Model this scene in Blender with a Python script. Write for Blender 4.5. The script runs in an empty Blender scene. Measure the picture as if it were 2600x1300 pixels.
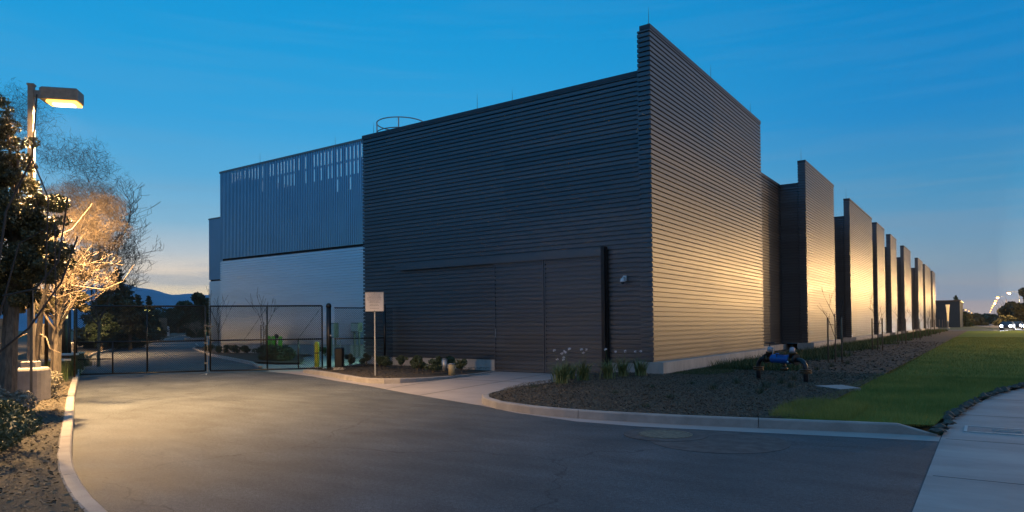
import bpy, math, random
import numpy as np
from mathutils import Matrix, Vector, geometry
random.seed(7); RNG = np.random.default_rng(7)
SC = bpy.context.scene
COL = SC.collection
rad = math.radians

# ------------------------------------------------------------------ camera
YAW, PIT, ROLL = rad(34.7), 0.0165, 0.0100
CAM = Vector((8.406, -19.761, 1.67))
Fw = Vector((-math.sin(YAW)*math.cos(PIT), math.cos(YAW)*math.cos(PIT), math.sin(PIT)))
R0 = Vector((math.cos(YAW), math.sin(YAW), 0)); U0 = R0.cross(Fw)
Rt = R0*math.cos(ROLL)-U0*math.sin(ROLL); Up = U0*math.cos(ROLL)+R0*math.sin(ROLL)
cd = bpy.data.cameras.new('camera'); cam = bpy.data.objects.new('camera', cd); COL.objects.link(cam)
cd.sensor_width = 36; cd.lens = 24.107; cd.shift_y = 0.0567; cd.clip_start = .05; cd.clip_end = 9000
cam.matrix_world = Matrix(((Rt.x, Up.x, -Fw.x, CAM.x), (Rt.y, Up.y, -Fw.y, CAM.y), (Rt.z, Up.z, -Fw.z, CAM.z), (0, 0, 0, 1)))
SC.camera = cam
SC.view_settings.view_transform = 'Standard'; SC.view_settings.look = 'None'
SC.view_settings.exposure = 0; SC.view_settings.gamma = 1
SC.render.engine = 'CYCLES'
SC.cycles.use_denoising = True; SC.cycles.max_bounces = 6; SC.cycles.diffuse_bounces = 3; SC.cycles.glossy_bounces = 3
SC.cycles.sample_clamp_indirect = 4; SC.cycles.caustics_reflective = False; SC.cycles.caustics_refractive = False

def lin(r, g, b):
    f = lambda c: (c/255/12.92) if c/255 <= .04045 else ((c/255+.055)/1.055)**2.4
    return (f(r), f(g), f(b), 1)

# ------------------------------------------------------------------ world: dusk sky by direction
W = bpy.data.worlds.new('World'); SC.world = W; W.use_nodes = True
nt = W.node_tree; N = nt.nodes; L = nt.links; N.clear()
def nd(t, **k):
    n = N.new(t)
    for a, v in k.items(): setattr(n, a, v)
    return n
def mth(op, a, b=None, c=None, clamp=False):
    n = nd('ShaderNodeMath', operation=op, use_clamp=clamp)
    for i, v in enumerate((a, b, c)):
        if v is None: continue
        if isinstance(v, (int, float)): n.inputs[i].default_value = v
        else: L.new(v, n.inputs[i])
    return n.outputs[0]
tc = nd('ShaderNodeTexCoord'); sep = nd('ShaderNodeSeparateXYZ'); L.new(tc.outputs['Generated'], sep.inputs[0])
X, Y, Zz = sep.outputs
hl = mth('SQRT', mth('ADD', mth('MULTIPLY', X, X), mth('MULTIPLY', Y, Y)))
SUNAZ = rad(-64)
dd = mth('DIVIDE', mth('ADD', mth('MULTIPLY', X, math.sin(SUNAZ)), mth('MULTIPLY', Y, math.cos(SUNAZ))), mth('MAXIMUM', hl, .001))
zc = mth('ADD', Zz, 0.0, clamp=True)
def ramp(stops):
    r = nd('ShaderNodeValToRGB'); e = r.color_ramp.elements
    while len(e) > 1: e.remove(e[-1])
    e[0].position = stops[0][0]; e[0].color = lin(*stops[0][1])
    for p, c in stops[1:]:
        q = e.new(p); q.color = lin(*c)
    L.new(zc, r.inputs[0]); return r.outputs[0]
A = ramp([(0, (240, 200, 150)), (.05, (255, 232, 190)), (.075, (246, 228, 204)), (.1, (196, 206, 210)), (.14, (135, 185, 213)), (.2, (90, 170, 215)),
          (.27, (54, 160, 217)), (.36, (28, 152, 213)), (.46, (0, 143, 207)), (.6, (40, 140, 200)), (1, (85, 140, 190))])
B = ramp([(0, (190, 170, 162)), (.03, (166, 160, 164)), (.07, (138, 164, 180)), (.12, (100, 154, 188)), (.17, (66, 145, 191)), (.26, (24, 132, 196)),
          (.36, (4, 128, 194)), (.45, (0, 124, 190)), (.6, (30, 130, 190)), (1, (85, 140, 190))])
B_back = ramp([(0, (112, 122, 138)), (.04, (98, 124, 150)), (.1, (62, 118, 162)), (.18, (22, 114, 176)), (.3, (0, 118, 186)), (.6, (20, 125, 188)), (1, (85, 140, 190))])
bk = nd('ShaderNodeMapRange', interpolation_type='SMOOTHSTEP'); L.new(Y, bk.inputs[0]); bk.inputs[1].default_value = .15; bk.inputs[2].default_value = -.35
bm = nd('ShaderNodeMix', data_type='RGBA'); L.new(bk.outputs[0], bm.inputs[0]); L.new(B, bm.inputs[6]); L.new(B_back, bm.inputs[7]); B = bm.outputs[2]
tt = nd('ShaderNodeMapRange', interpolation_type='SMOOTHSTEP'); L.new(dd, tt.inputs[0]); tt.inputs[1].default_value = .42; tt.inputs[2].default_value = .99
mx = nd('ShaderNodeMix', data_type='RGBA'); L.new(tt.outputs[0], mx.inputs[0]); L.new(B, mx.inputs[6]); L.new(A, mx.inputs[7])
# thin streaks of cloud, lying flat near the horizon
cb = nd('ShaderNodeCombineXYZ'); L.new(mth('MULTIPLY', X, 1.3), cb.inputs[0]); L.new(mth('MULTIPLY', Y, 1.3), cb.inputs[1]); L.new(mth('MULTIPLY', Zz, 20), cb.inputs[2])
nz = nd('ShaderNodeTexNoise'); L.new(cb.outputs[0], nz.inputs['Vector']); nz.inputs['Scale'].default_value = 2.4; nz.inputs['Detail'].default_value = 6; nz.inputs['Roughness'].default_value = .55
cm = nd('ShaderNodeMapRange', interpolation_type='SMOOTHSTEP'); L.new(nz.outputs[0], cm.inputs[0]); cm.inputs[1].default_value = .45; cm.inputs[2].default_value = .66
hm = nd('ShaderNodeMapRange', interpolation_type='SMOOTHSTEP'); L.new(Zz, hm.inputs[0]); hm.inputs[1].default_value = .26; hm.inputs[2].default_value = .04; hm.inputs[3].default_value = .05; hm.inputs[4].default_value = .5
cf = mth('MULTIPLY', cm.outputs[0], hm.outputs[0])
mc = nd('ShaderNodeMix', data_type='RGBA'); L.new(cf, mc.inputs[0]); L.new(mx.outputs[2], mc.inputs[6]); mc.inputs[7].default_value = lin(128, 156, 180)
# warm glow added low in the unseen east for the fins to reflect
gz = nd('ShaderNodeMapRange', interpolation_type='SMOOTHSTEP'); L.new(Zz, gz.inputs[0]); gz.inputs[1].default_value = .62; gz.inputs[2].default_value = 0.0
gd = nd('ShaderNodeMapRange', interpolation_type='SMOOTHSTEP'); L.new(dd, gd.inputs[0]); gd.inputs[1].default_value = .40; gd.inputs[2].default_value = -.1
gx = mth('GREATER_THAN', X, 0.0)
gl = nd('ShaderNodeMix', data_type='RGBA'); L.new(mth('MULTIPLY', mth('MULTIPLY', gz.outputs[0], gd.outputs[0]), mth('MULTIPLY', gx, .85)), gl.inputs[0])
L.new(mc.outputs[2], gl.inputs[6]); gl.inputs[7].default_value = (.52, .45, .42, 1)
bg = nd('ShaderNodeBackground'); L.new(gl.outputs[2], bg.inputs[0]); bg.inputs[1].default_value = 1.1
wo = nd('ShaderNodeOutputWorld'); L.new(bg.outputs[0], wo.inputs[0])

# ------------------------------------------------------------------ helpers
def tag(o, label=None, cat=None, group=None, kind=None):
    if label: o['label'] = label
    if cat: o['category'] = cat
    if group: o['group'] = group
    if kind: o['kind'] = kind
    return o
def empty(name, loc=(0, 0, 0), rz=0, label=None, cat=None, group=None):
    o = bpy.data.objects.new(name, None); COL.objects.link(o); o.location = loc; o.rotation_euler = (0, 0, rz)
    o.empty_display_size = .2
    return tag(o, label, cat, group)
def copy_tree(o, parent=None):
    c = o.copy(); COL.objects.link(c)
    if parent: c.parent = parent
    for ch in list(o.children): copy_tree(ch, c)
    return c

class MB:
    def __init__(s): s.v = []; s.f = []
    def add(s, v, f):
        n = len(s.v); s.v += [tuple(p) for p in v]; s.f += [tuple(i+n for i in q) for q in f]; return s
    def box(s, x0, x1, y0, y1, z0, z1):
        v = [(x, y, z) for z in (z0, z1) for y in (y0, y1) for x in (x0, x1)]
        return s.add(v, [(0, 2, 3, 1), (4, 5, 7, 6), (0, 1, 5, 4), (2, 6, 7, 3), (0, 4, 6, 2), (1, 3, 7, 5)])
    def cham(s, x0, x1, y0, y1, z0, z1, b):
        """box with chamfered vertical and top edges"""
        def ring(d, z, e): 
            a, c, q, r = x0+d, x1-d, y0+d, y1-d
            return [(a+e, q, z), (c-e, q, z), (c, q+e, z), (c, r-e, z), (c-e, r, z), (a+e, r, z), (a, r-e, z), (a, q+e, z)]
        v = ring(0, z0, b)+ring(0, z1-b, b)+ring(b, z1, b*.6); f = [tuple(range(7, -1, -1)), tuple(range(16, 24))]
        for k in (0, 8):
            for i in range(8): f.append((k+i, k+(i+1) % 8, k+8+(i+1) % 8, k+8+i))
        return s.add(v, f)
    def bar(s, a, b, w, h=None, up=(0, 0, 1)):
        """rectangular bar from a to b"""
        a, b = Vector(a), Vector(b); h = h or w; d = (b-a).normalized(); u = Vector(up)
        if abs(d.dot(u)) > .99: u = Vector((1, 0, 0))
        r = d.cross(u).normalized(); u = r.cross(d)
        v = [p+r*(sx*w/2)+u*(sz*h/2) for p in (a, b) for sx, sz in ((-1, -1), (1, -1), (1, 1), (-1, 1))]
        return s.add(v, [(3, 2, 1, 0), (4, 5, 6, 7)]+[(i, (i+1) % 4, (i+1) % 4+4, i+4) for i in range(4)])
    def tube(s, pts, r, n=8, caps=True):
        pts = [Vector(p) for p in pts]; m = len(pts); rr = r if isinstance(r, (list, tuple)) else [r]*m
        v = []; prev = None
        for i, p in enumerate(pts):
            d = (pts[min(i+1, m-1)]-pts[max(i-1, 0)]).normalized()
            if prev is None:
                q = Vector((0, 0, 1)) if abs(d.z) < .9 else Vector((1, 0, 0)); prev = d.cross(q).normalized()
            prev = (prev-d*prev.dot(d)).normalized(); w = d.cross(prev)
            for k in range(n):
                a = 2*math.pi*k/n; v.append(p+(prev*math.cos(a)+w*math.sin(a))*rr[i])
        f = [(i*n+k, i*n+(k+1) % n, (i+1)*n+(k+1) % n, (i+1)*n+k) for i in range(m-1) for k in range(n)]
        if caps: f += [tuple(range(n-1, -1, -1)), tuple((m-1)*n+k for k in range(n))]
        return s.add(v, f)
    def lathe(s, prof, c=(0, 0, 0), n=16, axis='z'):
        v = []
        for r, z in prof:
            for k in range(n):
                a = 2*math.pi*k/n; x, y = r*math.cos(a), r*math.sin(a)
                p = {'z': (x, y, z), 'x': (z, x, y), 'y': (x, z, y)}[axis]; v.append((p[0]+c[0], p[1]+c[1], p[2]+c[2]))
        m = len(prof); f = [(i*n+k, i*n+(k+1) % n, (i+1)*n+(k+1) % n, (i+1)*n+k) for i in range(m-1) for k in range(n)]
        f += [tuple(range(n-1, -1, -1)), tuple((m-1)*n+k for k in range(n))]
        return s.add(v, f)
    def torus(s, c, R, r, n=24, m=8):
        v = []; 
        for i in range(n):
            a = 2*math.pi*i/n
            for j in range(m):
                b = 2*math.pi*j/m; q = R+r*math.cos(b); v.append((c[0]+q*math.cos(a), c[1]+q*math.sin(a), c[2]+r*math.sin(b)))
        return s.add(v, [(i*m+j, ((i+1) % n)*m+j, ((i+1) % n)*m+(j+1) % m, i*m+(j+1) % m) for i in range(n) for j in range(m)])
    def poly(s, pts, z):
        """flat concave polygon; z a number or a list"""
        zs = z if isinstance(z, (list, tuple)) else [z]*len(pts)
        v = [Vector((p[0], p[1], 0)) for p in pts]
        tr = geometry.tessellate_polygon([v]); area = sum(v[i].x*v[(i+1) % len(v)].y-v[(i+1) % len(v)].x*v[i].y for i in range(len(v)))
        f = []
        for t in tr:
            a, b, c = (v[i] for i in t); cr = (b.x-a.x)*(c.y-a.y)-(b.y-a.y)*(c.x-a.x)
            f.append(tuple(t) if cr > 0 else tuple(reversed(t)))
        return s.add([(p.x, p.y, zz) for p, zz in zip(v, zs)], f)
    def build(s, name, m, parent=None, smooth=False, loc=None):
        me = bpy.data.meshes.new(name); me.from_pydata(s.v, [], s.f); me.validate(); me.update()
        if smooth: me.polygons.foreach_set('use_smooth', [True]*len(me.polygons))
        if m: me.materials.append(m)
        o = bpy.data.objects.new(name, me); COL.objects.link(o)
        if parent: o.parent = parent
        if loc: o.location = loc
        return o

def npmesh(name, verts, k, m, parent=None):
    """verts: (nfaces*k,3) array, every k of them one face"""
    n = len(verts)//k; me = bpy.data.meshes.new(name)
    me.vertices.add(len(verts)); me.vertices.foreach_set('co', verts.astype(np.float32).ravel())
    me.loops.add(n*k); me.loops.foreach_set('vertex_index', np.arange(n*k, dtype=np.int32))
    me.polygons.add(n); me.polygons.foreach_set('loop_start', np.arange(0, n*k, k, dtype=np.int32))
    me.update(calc_edges=True)
    if m: me.materials.append(m)
    o = bpy.data.objects.new(name, me); COL.objects.link(o)
    if parent: o.parent = parent
    return o

def offset(path, d, closed=False):
    """offset a polyline to its right side by d (mitred)"""
    n = len(path); out = []
    for i in range(n):
        p = Vector(path[i]).to_2d()
        a = Vector(path[i-1]).to_2d() if (i > 0 or closed) else None
        b = Vector(path[(i+1) % n]).to_2d() if (i < n-1 or closed) else None
        n1 = n2 = None
        if a is not None: t = (p-a).normalized(); n1 = Vector((t.y, -t.x))
        if b is not None: t = (b-p).normalized(); n2 = Vector((t.y, -t.x))
        if n1 is None: n1 = n2
        if n2 is None: n2 = n1
        mm = n1+n2; mm = mm/max(mm.length_squared, .2)*2
        out.append((p.x+mm.x*d, p.y+mm.y*d))
    return out

PITCH = .1524
def siding(mb, path, z0, z1, closed=False, depth=.055, groove=.038, cap=True):
    """horizontal rib cladding swept along a plan; outer face to the right of the path"""
    prof = []; z = z0
    while z < z1-.03:
        t = min(z+PITCH, z1)
        prof += [(z, -depth), (z+groove, -depth), (z+groove+.006, 0), (t-.006, 0)]; z = t
    prof.append((z1, -depth))
    lo = offset(path, -depth, closed); hi = [tuple(p[:2]) for p in path]; m = len(path); v = []
    for zz, d in prof:
        src = hi if d == 0 else lo; v += [(p[0], p[1], zz) for p in src]
    f = []
    for j in range(len(prof)-1):
        for i in range(m if closed else m-1):
            k = (i+1) % m; f.append((j*m+i, j*m+k, (j+1)*m+k, (j+1)*m+i))
    if closed and cap: f.append(tuple((len(prof)-1)*m+i for i in range(m)))
    return mb.add(v, f)

def sweep(mb, path, prof, closed=False, zs=None):
    """prof: (offset to the right, z) list swept along a plan path"""
    m = len(path); v = []
    for off, z in prof:
        q = offset(path, off, closed)
        for i, p in enumerate(q): v.append((p[0], p[1], z*(zs[i] if zs else 1)))
    f = []
    k = len(prof)
    for j in range(k-1):
        for i in range(m if closed else m-1):
            i2 = (i+1) % m; f.append((j*m+i, (j+1)*m+i, (j+1)*m+i2, j*m+i2))
    if not closed:
        f.append(tuple(j*m for j in range(k))); f.append(tuple(j*m+m-1 for j in range(k-1, -1, -1)))
    return mb.add(v, f)

def P2(px, depth, z=0.0):
    """plan position at a photo column and a distance along the view"""
    d = Fw*1.0+Rt*((px-1300)/1741); d = Vector((d.x, d.y, 0)); f2 = Vector((Fw.x, Fw.y, 0)).normalized()
    q = Vector((CAM.x, CAM.y, 0))+d*(depth/d.dot(f2)); return (q.x, q.y, z)
def ztop(px, py, depth):
    return CAM.z+(826-.0109*(px-1300)-py)/1741*depth

# ------------------------------------------------------------------ materials
MATS = {}
def mat(name, col, rough=.6, metal=0, var=.15, scale=3, bump=0, bscale=40, emit=None, estr=0, col2=None, spec=.5, stretch=None, detail=5, rvar=0, contrast=(.35, .65)):
    m = bpy.data.materials.new(name); m.use_nodes = True; t = m.node_tree; b = t.nodes['Principled BSDF']
    c = col if len(col) == 4 else (*col, 1)
    b.inputs['Roughness'].default_value = rough; b.inputs['Metallic'].default_value = metal; b.inputs['Specular IOR Level'].default_value = spec
    tx = t.nodes.new('ShaderNodeTexCoord'); src = tx.outputs['Object']
    if stretch:
        mp = t.nodes.new('ShaderNodeMapping'); mp.inputs['Scale'].default_value = stretch; t.links.new(src, mp.inputs[0]); src = mp.outputs[0]
    if var or col2:
        n = t.nodes.new('ShaderNodeTexNoise'); n.inputs['Scale'].default_value = scale; n.inputs['Detail'].default_value = detail; n.inputs['Roughness'].default_value = .65
        t.links.new(src, n.inputs['Vector'])
        r = t.nodes.new('ShaderNodeValToRGB'); e = r.color_ramp.elements
        e[0].position, e[1].position = contrast
        c2 = (*col2, 1)[:4] if col2 else tuple(min(1, x*(1+var)) for x in c[:3])+(1,)
        e[0].color = c if col2 else tuple(x*(1-var) for x in c[:3])+(1,); e[1].color = c2
        t.links.new(n.outputs[0], r.inputs[0]); t.links.new(r.outputs[0], b.inputs['Base Color'])
        if rvar:
            mr = t.nodes.new('ShaderNodeMapRange'); t.links.new(n.outputs[0], mr.inputs[0]); mr.inputs[1].default_value = .3; mr.inputs[2].default_value = .7
            mr.inputs[3].default_value = rough-rvar; mr.inputs[4].default_value = rough+rvar; t.links.new(mr.outputs[0], b.inputs['Roughness'])
    else: b.inputs['Base Color'].default_value = c
    if bump:
        n2 = t.nodes.new('ShaderNodeTexNoise'); n2.inputs['Scale'].default_value = bscale; n2.inputs['Detail'].default_value = 4
        t.links.new(src, n2.inputs['Vector'])
        bp = t.nodes.new('ShaderNodeBump'); bp.inputs['Strength'].default_value = bump; bp.inputs['Distance'].default_value = .02
        t.links.new(n2.outputs[0], bp.inputs['Height']); t.links.new(bp.outputs[0], b.inputs['Normal'])
    if emit: b.inputs['Emission Color'].default_value = (*emit, 1); b.inputs['Emission Strength'].default_value = estr
    MATS[name] = m; return m
M = {}
M['siding'] = mat('dark_metal_siding', (.14, .144, .15), .41, .85, var=.07, scale=.8, rvar=.03, stretch=(.25, .25, 6.56))
def panelise(m, cell, amt=.09, ramt=.03):
    t = m.node_tree; b = t.nodes['Principled BSDF']; tx = t.nodes['Texture Coordinate']
    sn = t.nodes.new('ShaderNodeVectorMath'); sn.operation = 'SNAP'; t.links.new(tx.outputs['Object'], sn.inputs[0]); sn.inputs[1].default_value = cell
    wn = t.nodes.new('ShaderNodeTexWhiteNoise'); t.links.new(sn.outputs[0], wn.inputs['Vector'])
    for key, a0, a1 in (('Base Color', 1-amt, 1+amt), ('Roughness', 1-ramt/.4, 1+ramt/.4)):
        r = t.nodes.new('ShaderNodeMapRange'); t.links.new(wn.outputs['Value'], r.inputs[0]); r.inputs[3].default_value = a0; r.inputs[4].default_value = a1
        src = b.inputs[key].links[0].from_socket
        if key == 'Base Color': x = t.nodes.new('ShaderNodeVectorMath'); x.operation = 'SCALE'; t.links.new(src, x.inputs[0]); t.links.new(r.outputs[0], x.inputs['Scale'])
        else: x = t.nodes.new('ShaderNodeMath'); x.operation = 'MULTIPLY'; t.links.new(src, x.inputs[0]); t.links.new(r.outputs[0], x.inputs[1])
        t.links.new(x.outputs[0], b.inputs[key])
panelise(M['siding'], (5.9, 5.9, .4572))
M['siding_e'] = M['siding']
M['silver'] = mat('silver_metal_siding', (.62, .71, .77), .34, 1.0, var=.06, scale=.6, rvar=.04, stretch=(.3, .3, 3))
M['screen'] = mat('silver_screen_metal', (.34, .50, .61), .36, 1.0, var=.05, scale=.6, rvar=.04)
M['dark'] = mat('black_reveal', (.012, .012, .014), .7, var=.1)
M['paintdark'] = mat('dark_painted_steel', (.07, .07, .075), .45, .6, var=.1, scale=2)
M['blackpaint'] = mat('black_coated_steel', (.006, .006, .007), .4, .1, var=.1)
M['galv'] = mat('galvanised_steel', (.42, .42, .41), .5, .6, var=.12, scale=9)
M['greysteel'] = mat('grey_steel', (.2, .2, .2), .5, .5, var=.12, scale=9)
M['conc'] = mat('concrete_plinth', (.40, .37, .33), .85, var=.18, scale=2.2, bump=.25, bscale=30, stretch=(1, 1, .35))
M['kerb'] = mat('kerb_concrete', (.30, .275, .25), .85, var=.16, scale=2.5, bump=.35, bscale=60)
M['apron'] = mat('apron_concrete', (.31, .28, .265), .8, var=.10, scale=.9, bump=.2, bscale=80, detail=8)
M['walk'] = mat('sidewalk_concrete', (.27, .27, .265), .75, var=.2, scale=.5, bump=.2, bscale=70, detail=8, stretch=(1, 2.2, 1))
M['dirt'] = mat('soil', (.085, .075, .06), .95, var=.4, scale=6, bump=.8, bscale=20)
M['mulch'] = mat('bark_mulch', (.022, .018, .014), .95, var=.5, scale=30, bump=1, bscale=60, col2=(.085, .066, .044))
M['chips'] = mat('mulch_chips', (.055, .042, .028), .9, var=.6, scale=14, col2=(.24, .19, .12), contrast=(.4, .75))
M['bankchips'] = mat('bank_chips', (.06, .05, .035), .9, var=.4, scale=14, col2=(.17, .14, .095), contrast=(.3, .6))
M['litter'] = mat('dry_leaf_litter', (.04, .034, .024), .95, var=.5, scale=60, col2=(.075, .062, .044), bump=.5, bscale=60)
M['ground'] = mat('field_grass', (.035, .055, .015), .95, var=.3, scale=.05, bump=.5, bscale=6)
M['lawn'] = mat('lawn_turf', (.07, .125, .025), 1, var=.4, scale=.35, bump=1, bscale=26, col2=(.13, .17, .04), detail=9, spec=.05)
M['blade'] = mat('grass_blades', (.13, .18, .028), .7, var=.4, scale=.5, col2=(.32, .30, .06), detail=4)
M['blade2'] = mat('tall_grass_blades', (.035, .065, .02), .8, var=.4, scale=1.3, col2=(.07, .1, .03))
M['agave'] = mat('strap_leaves', (.06, .11, .035), .55, var=.3, scale=6, col2=(.2, .22, .08))
M['flower'] = mat('white_flowers', (.75, .7, .72), .7, var=.05)
M['leafdark'] = mat('dark_leaves', (.02, .04, .014), .6, var=.4, scale=2, col2=(.05, .075, .028))
M['leafoak'] = mat('evergreen_leaves', (.032, .042, .018), .6, var=.4, scale=2.5, col2=(.12, .115, .055))
M['leafpine'] = mat('conifer_needles', (.02, .045, .026), .8, var=.4, scale=1.2, col2=(.045, .07, .035))
M['leafshrub'] = mat('shrub_leaves', (.035, .06, .025), .6, var=.4, scale=8, col2=(.09, .11, .05))
M['leafpale'] = mat('pale_shrub_leaves', (.12, .11, .07), .6, var=.4, scale=10, col2=(.4, .36, .28))
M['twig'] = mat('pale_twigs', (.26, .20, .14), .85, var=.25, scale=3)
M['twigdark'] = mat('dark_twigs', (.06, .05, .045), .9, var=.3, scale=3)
M['bark'] = mat('bark', (.13, .105, .08), .9, var=.35, scale=6, bump=.6, bscale=20, stretch=(4, 4, 1))
M['stake'] = mat('wood_stake', (.16, .13, .09), .85, var=.25, scale=5, stretch=(4, 4, .6))
M['fence'] = mat('weathered_fence_boards', (.13, .125, .12), .85, var=.35, scale=2, stretch=(6, 6, .5), bump=.4, bscale=20)
M['yellow'] = mat('yellow_bollard_paint', (.62, .55, .03), .5, var=.12, scale=7)
M['litpipe'] = mat('tan_pipe_paint', (.34, .27, .14), .6, var=.15, scale=7)
M['green'] = mat('green_bollard_paint', (.14, .42, .04), .5, var=.12, scale=7)
M['blue'] = mat('blue_valve_paint', (.01, .09, .32), .3, var=.15, scale=10)
M['iron'] = mat('dark_iron_pipe', (.03, .03, .033), .4, .4, var=.3, scale=12, bump=.2, bscale=30)
M['bronze'] = mat('brown_bronze', (.11, .07, .04), .45, .7, var=.4, scale=18)
M['pinkmetal'] = mat('pale_bonnet_paint', (.5, .42, .44), .5, .2, var=.2, scale=20)
M['signface'] = mat('white_sign_sheet', (.62, .56, .52), .6, var=.05, scale=4)
M['signtext'] = mat('sign_print', (.10, .085, .085), .7, var=.1)
M['white'] = mat('white_plastic', (.7, .7, .7), .4, var=.05)
M['patch'] = mat('old_patch_asphalt', (.066, .068, .07), .9, var=.3, scale=5, bump=.4, bscale=90)
M['hill'] = mat('haze_blue_hills', (.10, .24, .36), 1, var=.1, scale=.002, spec=0)  # blue of the distant air put into the hill colour
M['car'] = mat('dark_car_paint', (.05, .06, .08), .3, .5, var=.05)
M['glass'] = mat('tinted_glass', (.02, .025, .03), .1, 0, var=0, spec=.8)
M['rubber'] = mat('rubber', (.02, .02, .02), .8, var=.1)
M['farwall'] = mat('far_dark_wall', (.035, .05, .06), .8, var=.15, scale=.3)
M['bulb'] = mat('sodium_bulb', (.9, .8, .6), .4, var=0, emit=(1, .82, .42), estr=6)
M['sodium'] = mat('sodium_lens', (.9, .7, .4), .4, var=0, emit=(1, .46, .08), estr=3.2)
M['sodium_far'] = mat('sodium_lens_far', (.9, .7, .4), .4, var=0, emit=(1, .50, .10), estr=7)
M['head'] = mat('headlight_glow', (.9, .9, .9), .3, var=0, emit=(.95, .97, 1), estr=60)
M['coollens'] = mat('cool_lens', (.9, .9, .9), .3, var=0, emit=(.7, 1, .85), estr=8)
M['uplight_cone'] = mat('uplight_cone_glow', (.7, .5, .3), .5, var=.05, emit=(1, .62, .24), estr=.75)  # emission stands for uplight falling on the far post
M['lampbody'] = mat('bronze_lamp_housing', (.24, .20, .16), .5, .3, var=.15, scale=9)
M['paintline'] = mat('pale_scrape_paint', (.36, .35, .34), .7, var=.4, scale=9)
# asphalt: fine aggregate, faint long streaks
def asphalt():
    m = mat('asphalt', (.061, .069, .077), .76, var=.28, scale=.45, detail=9, bump=.55, bscale=110, rvar=.06)
    t = m.node_tree; b = t.nodes['Principled BSDF']; tx = t.nodes['Texture Coordinate']
    src = b.inputs['Base Color'].links[0].from_socket
    for sc_, st, amt in ((90, (1, 1, 1), .7), (22, (1, 1, 1), .25), (1.6, (.5, 1.5, 1), .22)):
        mp = t.nodes.new('ShaderNodeMapping'); mp.inputs['Scale'].default_value = st; mp.inputs['Rotation'].default_value = (0, 0, .5); t.links.new(tx.outputs['Object'], mp.inputs[0])
        n = t.nodes.new('ShaderNodeTexNoise'); n.inputs['Scale'].default_value = sc_; n.inputs['Detail'].default_value = 3; t.links.new(mp.outputs[0], n.inputs['Vector'])
        r = t.nodes.new('ShaderNodeMapRange'); t.links.new(n.outputs[0], r.inputs[0]); r.inputs[1].default_value = .3; r.inputs[2].default_value = .7; r.inputs[3].default_value = 1-amt; r.inputs[4].default_value = 1+amt
        x = t.nodes.new('ShaderNodeVectorMath'); x.operation = 'SCALE'; t.links.new(src, x.inputs[0]); t.links.new(r.outputs[0], x.inputs['Scale']); src = x.outputs[0]
    for kind in ('stain', 'crack'):
        if kind == 'stain':
            n = t.nodes.new('ShaderNodeTexNoise'); n.inputs['Scale'].default_value = 1.1; n.inputs['Detail'].default_value = 8; t.links.new(tx.outputs['Object'], n.inputs['Vector']); v = n.outputs[0]; lo, hi, a0, a1 = .60, .72, 1, .72
        else:
            w1 = t.nodes.new('ShaderNodeTexNoise'); w1.inputs['Scale'].default_value = 1.5; w1.inputs['Detail'].default_value = 5; t.links.new(tx.outputs['Object'], w1.inputs['Vector'])
            ad = t.nodes.new('ShaderNodeVectorMath'); ad.operation = 'ADD'; t.links.new(tx.outputs['Object'], ad.inputs[0]); t.links.new(w1.outputs['Color'], ad.inputs[1])
            n = t.nodes.new('ShaderNodeTexVoronoi'); n.feature = 'DISTANCE_TO_EDGE'; n.inputs['Scale'].default_value = .16; t.links.new(ad.outputs[0], n.inputs['Vector']); v = n.outputs['Distance']; lo, hi, a0, a1 = .0012, .0035, .55, 1
        r = t.nodes.new('ShaderNodeMapRange'); t.links.new(v, r.inputs[0]); r.inputs[1].default_value = lo; r.inputs[2].default_value = hi; r.inputs[3].default_value = a0; r.inputs[4].default_value = a1
        x = t.nodes.new('ShaderNodeVectorMath'); x.operation = 'SCALE'; t.links.new(src, x.inputs[0]); t.links.new(r.outputs[0], x.inputs['Scale']); src = x.outputs[0]
    t.links.new(src, b.inputs['Base Color']); return m
M['asphalt'] = asphalt(); M['asphalt'].node_tree.nodes['Principled BSDF'].inputs['Specular IOR Level'].default_value = .45

# ------------------------------------------------------------------ ground, roads, kerbs
def st(o): o['kind'] = 'structure'; return o
g = MB().poly([(-5000, -600), (3000, -600), (3000, 5000), (-5000, 5000)], -.03); st(g.build('ground', M['ground']))
LK = [(9, -18.3), (6.4, -17.75), (4.4, -17.35), (2.4, -16.95), (1.64, -16.76), (.95, -16.55), (.09, -16.26), (-.95, -15.86), (-2.71, -15.12), (-5.28, -14.02), (-7.7, -13.0), (-10.15, -11.95),
      (-12.7, -10.84), (-15.3, -9.7), (-19.1, -8.02), (-23.2, -6.1), (-27.4, -4.25), (-33.8, -1.3), (-40.1, 1.8), (-45, 4.9), (-61, 14.3), (-74, 22.5), (-84, 29.6), (-130, 58), (-230, 125)]
back = [(-60, 20.5), (-52, 16), (-46, 12), (-39, 8.4), (-31.15, 4.45), (-26.5, 2.5), (-20, -.35), (-14.9, -3.2)]
road = [(7.85, -18.07)]+[p for p in LK if p[0] < 7][0:]+[(-230, 150), (-60, 40), (-30, 40), (-13, 1), (0, -4), (7.85, -8.0)]
st(MB().poly(road, 0).build('driveway_road', M['asphalt']))
lip = [(-14.2, -3.62), (-12.4, -3.9), (-10.5, -4.45), (-8.34, -5.32), (-5.85, -6.2), (-3.37, -7.24), (-1.7, -7.85), (-.29, -8.36), (1.05, -9.0), (2.55, -9.4), (3.66, -9.4), (5.29, -9.1), (7.05, -8.72), (7.83, -8.58)]
st(MB().poly(lip+[(7.83, -8.0), (4, -7), (0, -5), (-1, .48), (-7.5, .48), (-7.5, -4.2), (-12.6, -3.1), (-14.2, -3.3)], .004).build('driveway_apron', M['apron']))
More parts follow.
